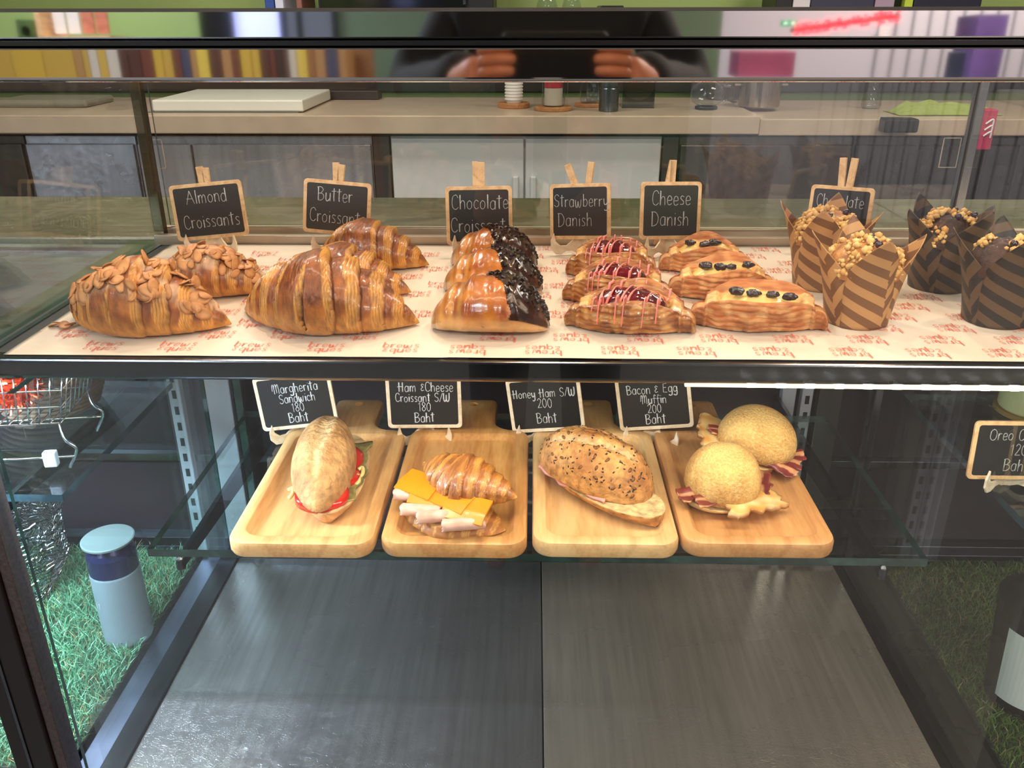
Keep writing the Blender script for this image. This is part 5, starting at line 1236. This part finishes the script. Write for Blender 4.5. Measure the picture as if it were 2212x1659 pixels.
for k, x in enumerate((-.03, .09)):
    link('clip', MB().box(x, x + .014, -.060, -.050, -.044, -.026), pbr('clear_clip', (200, 206, 214), .15, .4), tb, bevel=.002)
def bauble(lab, x, y, z, r, col, seed):
    t = thing('tinsel_bauble', lab, 'bauble', (x, y, z)); m = MB(); rr_ = random.Random(seed)
    link('ball', (lambda b: b)(MB().lathe([(max(1e-6, r * .8 * sin(PI * k / 15)), -r * .8 * cos(PI * k / 15)) for k in range(16)], 24)), pbr('foil_%d' % seed, col, .12, .9), t, smooth=True)
    for k in range(420):
        d = Vector((rr_.gauss(0, 1), rr_.gauss(0, 1), rr_.gauss(0, 1))).normalized(); s = d.cross(Vector((rr_.gauss(0, 1), rr_.gauss(0, 1), rr_.gauss(0, 1)))).normalized() * .0009
        a_ = d * r * .75; b_ = d * r * rr_.uniform(.95, 1.15) + s * 3; m.add([a_ - s, a_ + s, b_ + s, b_ - s], [(0, 1, 2, 3)])
    link('tinsel', m, MATS['foil_%d' % seed], t)['kind'] = 'stuff'
bc = tb.location
bauble('red copper tinsel bauble in the wire basket', bc.x + .058, bc.y - .008, bc.z + .038, .030, (226, 74, 40), 201)
bauble('green tinsel bauble left of the red one in the basket', bc.x - .012, bc.y - .004, bc.z + .040, .032, (20, 150, 80), 202)
bauble('gold tinsel bauble at the left end of the basket', bc.x - .078, bc.y, bc.z + .040, .028, (206, 160, 60), 203)
t = thing('wicker_basket', 'round brown wicker basket at the back of the left shelf', 'basket', (-.62, .985, zl + .001)); m = MB()
for k in range(9): m.tube([((.055 + .0025 * k + .0012 * (q % 2)) * cos(2 * PI * q / 40), (.055 + .0025 * k + .0012 * (q % 2)) * sin(2 * PI * q / 40), .004 + k * .0065) for q in range(40)], .0036, 6, closed=True)
link('weave', m, pbr('wicker', (98, 78, 58), .7, 0, .3, 200), t, smooth=True); m = MB()
m.tube(catmull([(-.07, 0, .05), (-.06, 0, .10), (0, 0, .125), (.06, 0, .10), (.07, 0, .05)], 6), .0035, 8); link('handle', m, MATS['wicker'], t, smooth=True)
# crumpled silver mesh
pm = G(85, 1300, ZD + .012)
t = thing('silver_mesh_roll', 'crumpled roll of glittering silver mesh on the grass mat', 'mesh ornament', (pm.x - .02, pm.y + .02, ZD + .006))
def cm(i, j):
    z = i / 22; a = 2 * PI * j / 30; r = .046 + .010 * nz(cos(a) * 1.5, sin(a) * 1.5, z * 2, 1, 8) + .008 * sin(z * 4)
    return Vector((r * 1.15 * cos(a) - .028 + .035 * z, r * sin(a) + .02 * z, .004 + .128 * z + .012 * nz(cos(a), sin(a), 3, 1, 2)))
m = MB()
for i in range(23):
    m.tube([cm(i, j) + Vector((0, 0, .0016 * sin(j * 2.1 + i))) for j in range(30)], .0009, 4, closed=True)
for j in range(60):
    m.tube([cm(i, j / 2 + (.5 if i % 2 else 0)) for i in range(23)], .0008, 4)
link('mesh', m, steel('glitter_wire', (235, 238, 245), .08, (90, 90, 90), .5, 20, scratch=False), t)
mm = MB(); rr_ = random.Random(9)
for k in range(520):
    p = cm(rr_.uniform(0, 22), rr_.uniform(0, 30)); Mx = T4(p) @ Euler((rr_.uniform(0, 6), rr_.uniform(0, 6), 0)).to_matrix().to_4x4(); mm.box(-.0012, .0012, -.0012, .0012, -.0002, .0002, Mx)
link('glitter', mm, M_chrome, t)['kind'] = 'stuff'
# right compartment
pc = G(2196, 890, zr)
t = thing('cheesecake', 'pale green cheesecake portion in clear film behind the worn sign', 'cake', (pc.x + .02, pc.y, zr + .001))
link('cake', fixn(MB().lathe([(.040, .004), (.042, .008), (.042, .042), (.036, .048), (0, .049)], 48).mesh()), pbr('pale_cake', (206, 208, 150), .6, 0, .1, 60), t, smooth=True)
link('base', fixn(MB().lathe([(.046, 0), (.046, .006), (0, .006)], 48).mesh()), pbr('biscuit', (150, 118, 50), .8), t, smooth=True)
mm = MB(); mm.tube(catmull([(-.046, 0, .004), (-.062, -.01, .012), (-.075, -.02, .026), (-.095, -.03, .034)], 6), .0009, 6); link('film_edge', mm, M_clear, t, smooth=True)
t = thing('wire_rack', 'thin wire cooling rack on the right glass shelf', 'rack', (0, 0, 0)); m = MB()
for k in range(4): m.tube([(PR + .055, yr + .03 + k * .016, zr + .005), (1.1, yr + .03 + k * .016, zr + .005)], .0012, 6)
m.tube([(PR + .056, yr + .03, zr + .0025), (PR + .056, yr + .08, zr + .0025)], .0024, 6); m.tube([(.9, yr + .03, zr + .0025), (.9, yr + .08, zr + .0025)], .0024, 6)
link('wires', m, M_shelfmetal, t, smooth=True)
pk_ = G(2222, 1560, ZD + .010)
t = thing('black_tumbler', 'large black tumbler with a pale label, cut by the lower right edge', 'tumbler', (pk_.x + .018, pk_.y + .042, ZD + .007)); t.scale = (1.2, 1.2, 1.25)
link('body', fixn(MB().lathe([(.034, 0), (.040, .004), (.047, .10), (.047, .105)], 56).mesh()), pbr('matt_black', (20, 20, 20), .5), t, smooth=True)
link('lid', fixn(MB().lathe([(.047, .105), (.049, .106), (.049, .118), (.040, .124), (0, .125)], 56).mesh()), M_black, t, smooth=True)
m = MB(); vs = []
for k in range(25):
    a = R(195 + 140 * k / 24); 
    for zz in (.016, .098): r = .0404 + (.0474 - .0404) * (zz - .004) / .096; vs.append((r * cos(a), r * sin(a), zz))
m.add(vs, [(2 * k, 2 * k + 2, 2 * k + 3, 2 * k + 1) for k in range(24)]); link('label', fixn(m.mesh()), pbr('pale_label', (206, 210, 204), .6), t, smooth=True)
# warm light cord seen over the grass edge
# ================================================================== customer side, seen mirrored in the polished rail
def Vm(u, v, Y):
    """point at world depth Y (<0) that the flat top rail mirrors to picture point (u, v)"""
    p = V(u, v, 1.325 - Y); up = (1.325 - Y) * .046 if v < 100 else 0   # the upper band leans back a little
    return Vector((p.x, Y, p.z + up))
def bxm(m, u0, u1, z0, z1, Y, d):
    a = Vm(u0, 60, Y).x; b = Vm(u1, 60, Y).x; return m.box(a, b, Y - d, Y, z0, z1)
Yw = -4.45
M_blue = pbr('daylight_pane', (190, 200, 255), .4, emit=(176, 186, 255), es=1.3)
w_ = struct('window_1', MB(), M_blue); bpy.data.objects.remove(w_)
m = MB(); bxm(m, 500, 602, 1.0, 2.6, Yw, .02); struct('window_1', m, M_blue)
m = MB(); bxm(m, 604, 616, .0, 2.7, Yw + .04, .05); bxm(m, 640, 650, .0, 2.3, Yw + .04, .05); bxm(m, 716, 726, 0, 2.3, Yw + .04, .05); bxm(m, 640, 726, 2.2, 2.3, Yw + .04, .05)
struct('door_1', m, M_black)
m = MB(); bxm(m, 726, 1560, 0, 2.8, Yw, .05); struct('trim_2', m, pbr('sage_wall', (92, 112, 88), .6))
m = MB(); bxm(m, 430, 500, 0, 2.8, Yw + .05, .06); struct('trim_3', m, M_dark)
# pale shuttered shop front on the right
m = MB(); bxm(m, 1560, 2500, 0, 2.8, Yw, .04); struct('trim_4', m, pbr('shutter_white', (196, 196, 210), .5))
m = MB()
for k in range(16):
    x = Vm(1900 + k * 36, 60, Yw).x; m.box(x - .006, x + .006, Yw, Yw + .012, 0, 2.4)
struct('trim_5', m, pbr('shutter_gap', (120, 120, 132), .6))
def flat(name, lab, cat, u0, u1, v0, v1, Y, mat, d=.03):
    a = Vm(u0, v1, Y); b = Vm(u1, v0, Y); t = thing(name, lab, cat, ((a.x + b.x) / 2, Y, (a.z + b.z) / 2)); w = (b.x - a.x) / 2; h = abs(b.z - a.z) / 2
    link('panel', MB().box(-w, w, -d, 0, -h, h), mat, t, bevel=.002); return t, w, h
t, w, h = flat('exit_sign', 'small green exit sign with white arrow, mirrored in the top rail', 'sign', 1690, 1724, 39, 52, -3.6, pbr('exit_green', (10, 150, 96), .4, emit=(10, 150, 96), es=1.1))
am = MB(); am.box(-w * .75, -w * .1, .001, .003, -h * .18, h * .18); am.prism([(-w * .8, 0), (-w * .45, h * .6), (-w * .45, -h * .6)], -.003, -.001, rotm(90, 0, 0)); am.box(w * .25, w * .7, .001, .003, -h * .6, h * .6)
link('arrow', am, pbr('exit_white', (235, 250, 240), .5, emit=(235, 250, 240), es=1), t)
t = thing('led_sign', 'long red LED dot sign sloping across the mirrored shop front', 'sign'); m = MB(); rr_ = random.Random(4)
a = Vm(1712, 60, -3.9); b = Vm(1942, 28, -3.9)
mh = MB(); mh.tube([a, b], .045, 4, flat=.3); link('housing', mh, M_black, t)
for k in range(150):
    q = rr_.random(); p = a.lerp(b, q); p = p + Vector((0, .025, rr_.choice((-2, -1, 0, 1, 2)) * .012)); m.box(p.x - .008, p.x + .008, p.y, p.y + .004, p.z - .005, p.z + .005)
link('diode_text', m, pbr('red_led', (255, 40, 50), .4, emit=(255, 40, 56), es=5), t)['kind'] = 'stuff'
flat('notice_poster', 'white notice poster on the mirrored shutters', 'poster', 1896, 1926, 50, 90, Yw + .04, pbr('poster', (214, 214, 222), .6), .01)
flat('purple_display', 'purple faceted display stand at right, mirrored in the rail', 'display', 2090, 2185, 30, 175, -2.6, pbr('violet', (120, 96, 168), .5, 0, .5, 5), .2)
flat('banner', 'dark roll-up banner with pale panel, mirrored at right', 'banner', 2040, 2088, 112, 175, -2.4, pbr('banner_navy', (50, 58, 84), .5, 0, .2, 6), .02)
flat('pink_display', 'pink magenta box mirrored beside the black sleeve', 'display', 1592, 1720, 112, 168, -2.8, pbr('pinkish', (176, 84, 120), .6, 0, .4, 4), .2)
# product stand and book shelves on the left, mirrored
t = thing('wooden_card_stand', 'wooden counter stand with white product cards, mirrored at upper left', 'stand'); Y = -2.2
m = MB(); a = Vm(80, 80, Y); b = Vm(236, 78, Y); m.box(a.x, b.x, Y - .2, Y, a.z - .02, a.z); m.box(a.x, a.x + .02, Y - .2, Y, a.z, a.z + .22); link('frame', m, M_ply, t)
for k in range(4):
    x = a.x + .045 + k * .056; link('card', MB().box(x, x + .046, Y - .06, Y - .05, a.z + .01, a.z + .15), pbr('card_a' if k < 2 else 'card_b', (222, 214, 206) if k < 2 else (206, 120, 96), .6, 0, .4 if k > 1 else .05, 40), t)
a = Vm(50, 85, -2.4); t = thing('tin_can', 'green tin with round white badge, mirrored at upper left', 'tin', (a.x + .03, -2.4, a.z - .02))
link('tin', fixn(MB().lathe([(.045, 0), (.045, .09), (.040, .095), (0, .095)], 32).mesh()), pbr('green_tin', (70, 92, 46), .4), t, smooth=True); link('badge', MB().lathe([(0, 0), (.018, 0)], 20), M_white, t, rot=(R(-90), 0, 0), loc=(.01, .0465, .05))
t = thing('bookcase', 'low bookcase full of brown and amber packets, mirrored in the lower rail', 'bookcase'); Y = -3.1
a = Vm(-150, 172, Y); b = Vm(780, 110, Y); zb = a.z - .02
link('carcass', MB().box(a.x, b.x, Y - .35, Y - .30, .2, b.z + .1).box(a.x, b.x, Y - .3, Y, zb - .03, zb).box(a.x, b.x, Y - .3, Y, .2, .23), wood('shelf_brown', (110, 74, 46), (150, 104, 66), axis='X'), t)
x = a.x + .01; cols = [(204, 168, 66), (196, 160, 70), (60, 44, 34), (176, 132, 84), (120, 74, 50), (220, 190, 80), (84, 50, 40), (150, 96, 60), (64, 70, 96), (110, 60, 46), (206, 196, 180)]; k = 0; rr_ = random.Random(12)
CN = {204: 'ochre', 196: 'mustard', 60: 'black', 176: 'tan', 120: 'rust brown', 220: 'yellow', 84: 'dark red', 150: 'light brown', 64: 'slate blue', 110: 'reddish brown', 206: 'cream'}; prevc = 'first'
while x < b.x - .1:
    fr_x = (x - a.x) / (b.x - a.x); w = rr_.uniform(.10, .18) if fr_x < .32 else rr_.uniform(.025, .06); h = rr_.uniform(.16, .24); c = cols[rr_.randrange(2)] if fr_x < .32 else rr_.choice(cols)
    side = 'packet' if fr_x < .32 else 'narrow book'
    o = link('packet' if fr_x < .32 else 'book', MB().box(0, w, -.2, 0, 0, h), pbr('cover_%d_%d' % (c[0], c[1]), c, .6), None, bevel=.003, loc=(x, Y - .04, zb + .0005)); tag(o, '%s %s next to the %s one, %s low bookcase' % (CN[c[0]], side, prevc, ('left end of', 'left part of', 'middle of', 'right part of', 'right end of')[min(4, int(fr_x * 5))]), 'book' if side != 'packet' else 'packet', side + 's on the bookcase')
    x += w + .004; k += 1; prevc = CN[c[0]]
# customer holding the phone (seen only as a reflection)
def skin(name, chain, mat, parent, sub=2):
    """chain: list of (index of parent or None, co, radius)"""
    me = bpy.data.meshes.new(name); vs = [c[1] for c in chain]; es = [(c[0], i) for i, c in enumerate(chain) if c[0] is not None]; me.from_pydata([tuple(v) for v in vs], es, [])
    o = bpy.data.objects.new(name, me); COL.objects.link(o); o.parent = parent; me.materials.append(mat)
    o.modifiers.new('skin', 'SKIN'); sv = me.skin_vertices[0].data
    for i, c in enumerate(chain):
        r = c[2] if isinstance(c[2], tuple) else (c[2], c[2]); sv[i].radius = r
    sv[0].use_root = True
    s = o.modifiers.new('sub', 'SUBSURF'); s.levels = sub; s.render_levels = sub
    try: o.modifiers['skin'].use_smooth_shade = True
    except Exception: pass
    return o
person = thing('person', 'person in a black top holding up a phone, reflected in the rail', 'person', (.03, -.50, 0))
M_skin = pbr('skin', (200, 126, 88), .5, 0, .08, 30, sss=.1); M_shirt = pbr('black_shirt', (14, 13, 14), .85, bump=.3, bscale=40)
def P(x, y, z): return Vector((x, y, z))
# local origin: floor between the feet, y forward
body = [(None, P(0, 0, .95), (.15, .11)), (0, P(0, .01, 1.08), (.14, .10)), (1, P(0, .0, 1.25), (.16, .11)), (2, P(0, -.02, 1.38), (.13, .09)), (3, P(0, -.01, 1.46), .052), (4, P(0, .02, 1.52), .052), (5, P(0, .03, 1.60), (.072, .09)), (6, P(0, .03, 1.68), (.070, .085)), (7, P(0, .02, 1.735), .045)]
for s in (-1, 1):
    n = len(body); body += [(3, P(s * .17, -.02, 1.38), .055), (n, P(s * .265, .02, 1.16), .045), (n + 1, P(s * (.17), .24, 1.19), .038), (n + 2, P(s * .135, .40, 1.215), .028), (n + 3, P(s * .112, .440, 1.232), (.040, .024))]
for s in (-1, 1):
    n = len(body); body += [(0, P(s * .10, 0, .86), .085), (n, P(s * .11, .02, .50), .058), (n + 1, P(s * .11, -.01, .10), .040), (n + 2, P(s * .12, .12, .035), .030)]
skin('body', body, M_skin, person)
shirt = [(None, P(0, 0, .90), (.165, .13)), (0, P(0, .01, 1.08), (.16, .125)), (1, P(0, .0, 1.25), (.18, .13)), (2, P(0, -.02, 1.38), (.15, .105)), (3, P(0, -.01, 1.44), .075)]
for s in (-1, 1):
    n = len(shirt); shirt += [(3, P(s * .18, -.02, 1.37), .074), (n, P(s * .275, .02, 1.16), .066), (n + 1, P(s * .18, .24, 1.19), .054), (n + 2, P(s * .140, .352, 1.225), .044)]
skin('shirt', shirt, M_shirt, person)
tr = [(None, P(0, 0, .96), (.165, .13))]
for s in (-1, 1):
    n = len(tr); tr += [(0, P(s * .10, 0, .84), .10), (n, P(s * .11, .02, .50), .075), (n + 1, P(s * .11, -.01, .10), .062)]
skin('trousers', tr, pbr('dark_trousers', (24, 26, 36), .85), person)
skin('hair', [(None, P(0, .0, 1.70), (.080, .085)), (0, P(0, -.02, 1.76), (.070, .075)), (0, P(0, -.045, 1.63), (.070, .05))], pbr('black_hair', (16, 13, 12), .5), person)
fm = MB()
for s in (-1, 1): fm.add(*(lambda b: (b.v, b.f))(MB().lathe([(max(1e-6, .010 * sin(PI * k / 9)), -.010 * cos(PI * k / 9)) for k in range(10)], 16, (s * .030, .112, 1.645))))
link('eyes', fm, pbr('eye', (230, 226, 220), .2), person, smooth=True)
skin('nose', [(None, P(0, .112, 1.645), .010), (0, P(0, .130, 1.61), .013)], M_skin, person); skin('mouth', [(None, P(-.022, .112, 1.575), .006), (0, P(0, .120, 1.575), .008), (1, P(.022, .112, 1.575), .006)], pbr('lips', (170, 90, 84), .5), person)
for s in (-1, 1): skin('ear', [(None, P(s * .078, .02, 1.66), .012), (0, P(s * .084, .015, 1.625), .011)], M_skin, person)
for s in (-1, 1):
    # four fingers wrap the back of the phone, thumb on the screen side
    for k in range(4):
        ln = (.92, 1.0, .95, .78)[k]; bx = s * (.108 - .004 * k); z = 1.266 - .0165 * k; r_ = (.0085, .009, .0085, .0072)[k]
        skin('finger', [(None, P(s * .108, .448, z - .012), r_ * 1.1), (0, P(s * .108, .472, z + .0), r_ * 1.05), (1, P(s * (.108 - .030 * ln), .4865, z + .003), r_), (2, P(s * (.108 - .052 * ln), .4825, z + .002), r_ * .85)], M_skin, person)
    skin('thumb', [(None, P(s * .104, .436, 1.236), .013), (0, P(s * .088, .452, 1.264), .0115), (1, P(s * .068, .461, 1.278), .0095)], M_skin, person)
t = thing('phone', 'black phone held level in both hands, reflected in the rail', 'phone', (.03, -.032, 1.2915), 0)
link('body', MB().prism(rrect(.158, .072, .010, 6), -.004, .004, rotm(90, 0, 0)), M_black, t, bevel=.0012)
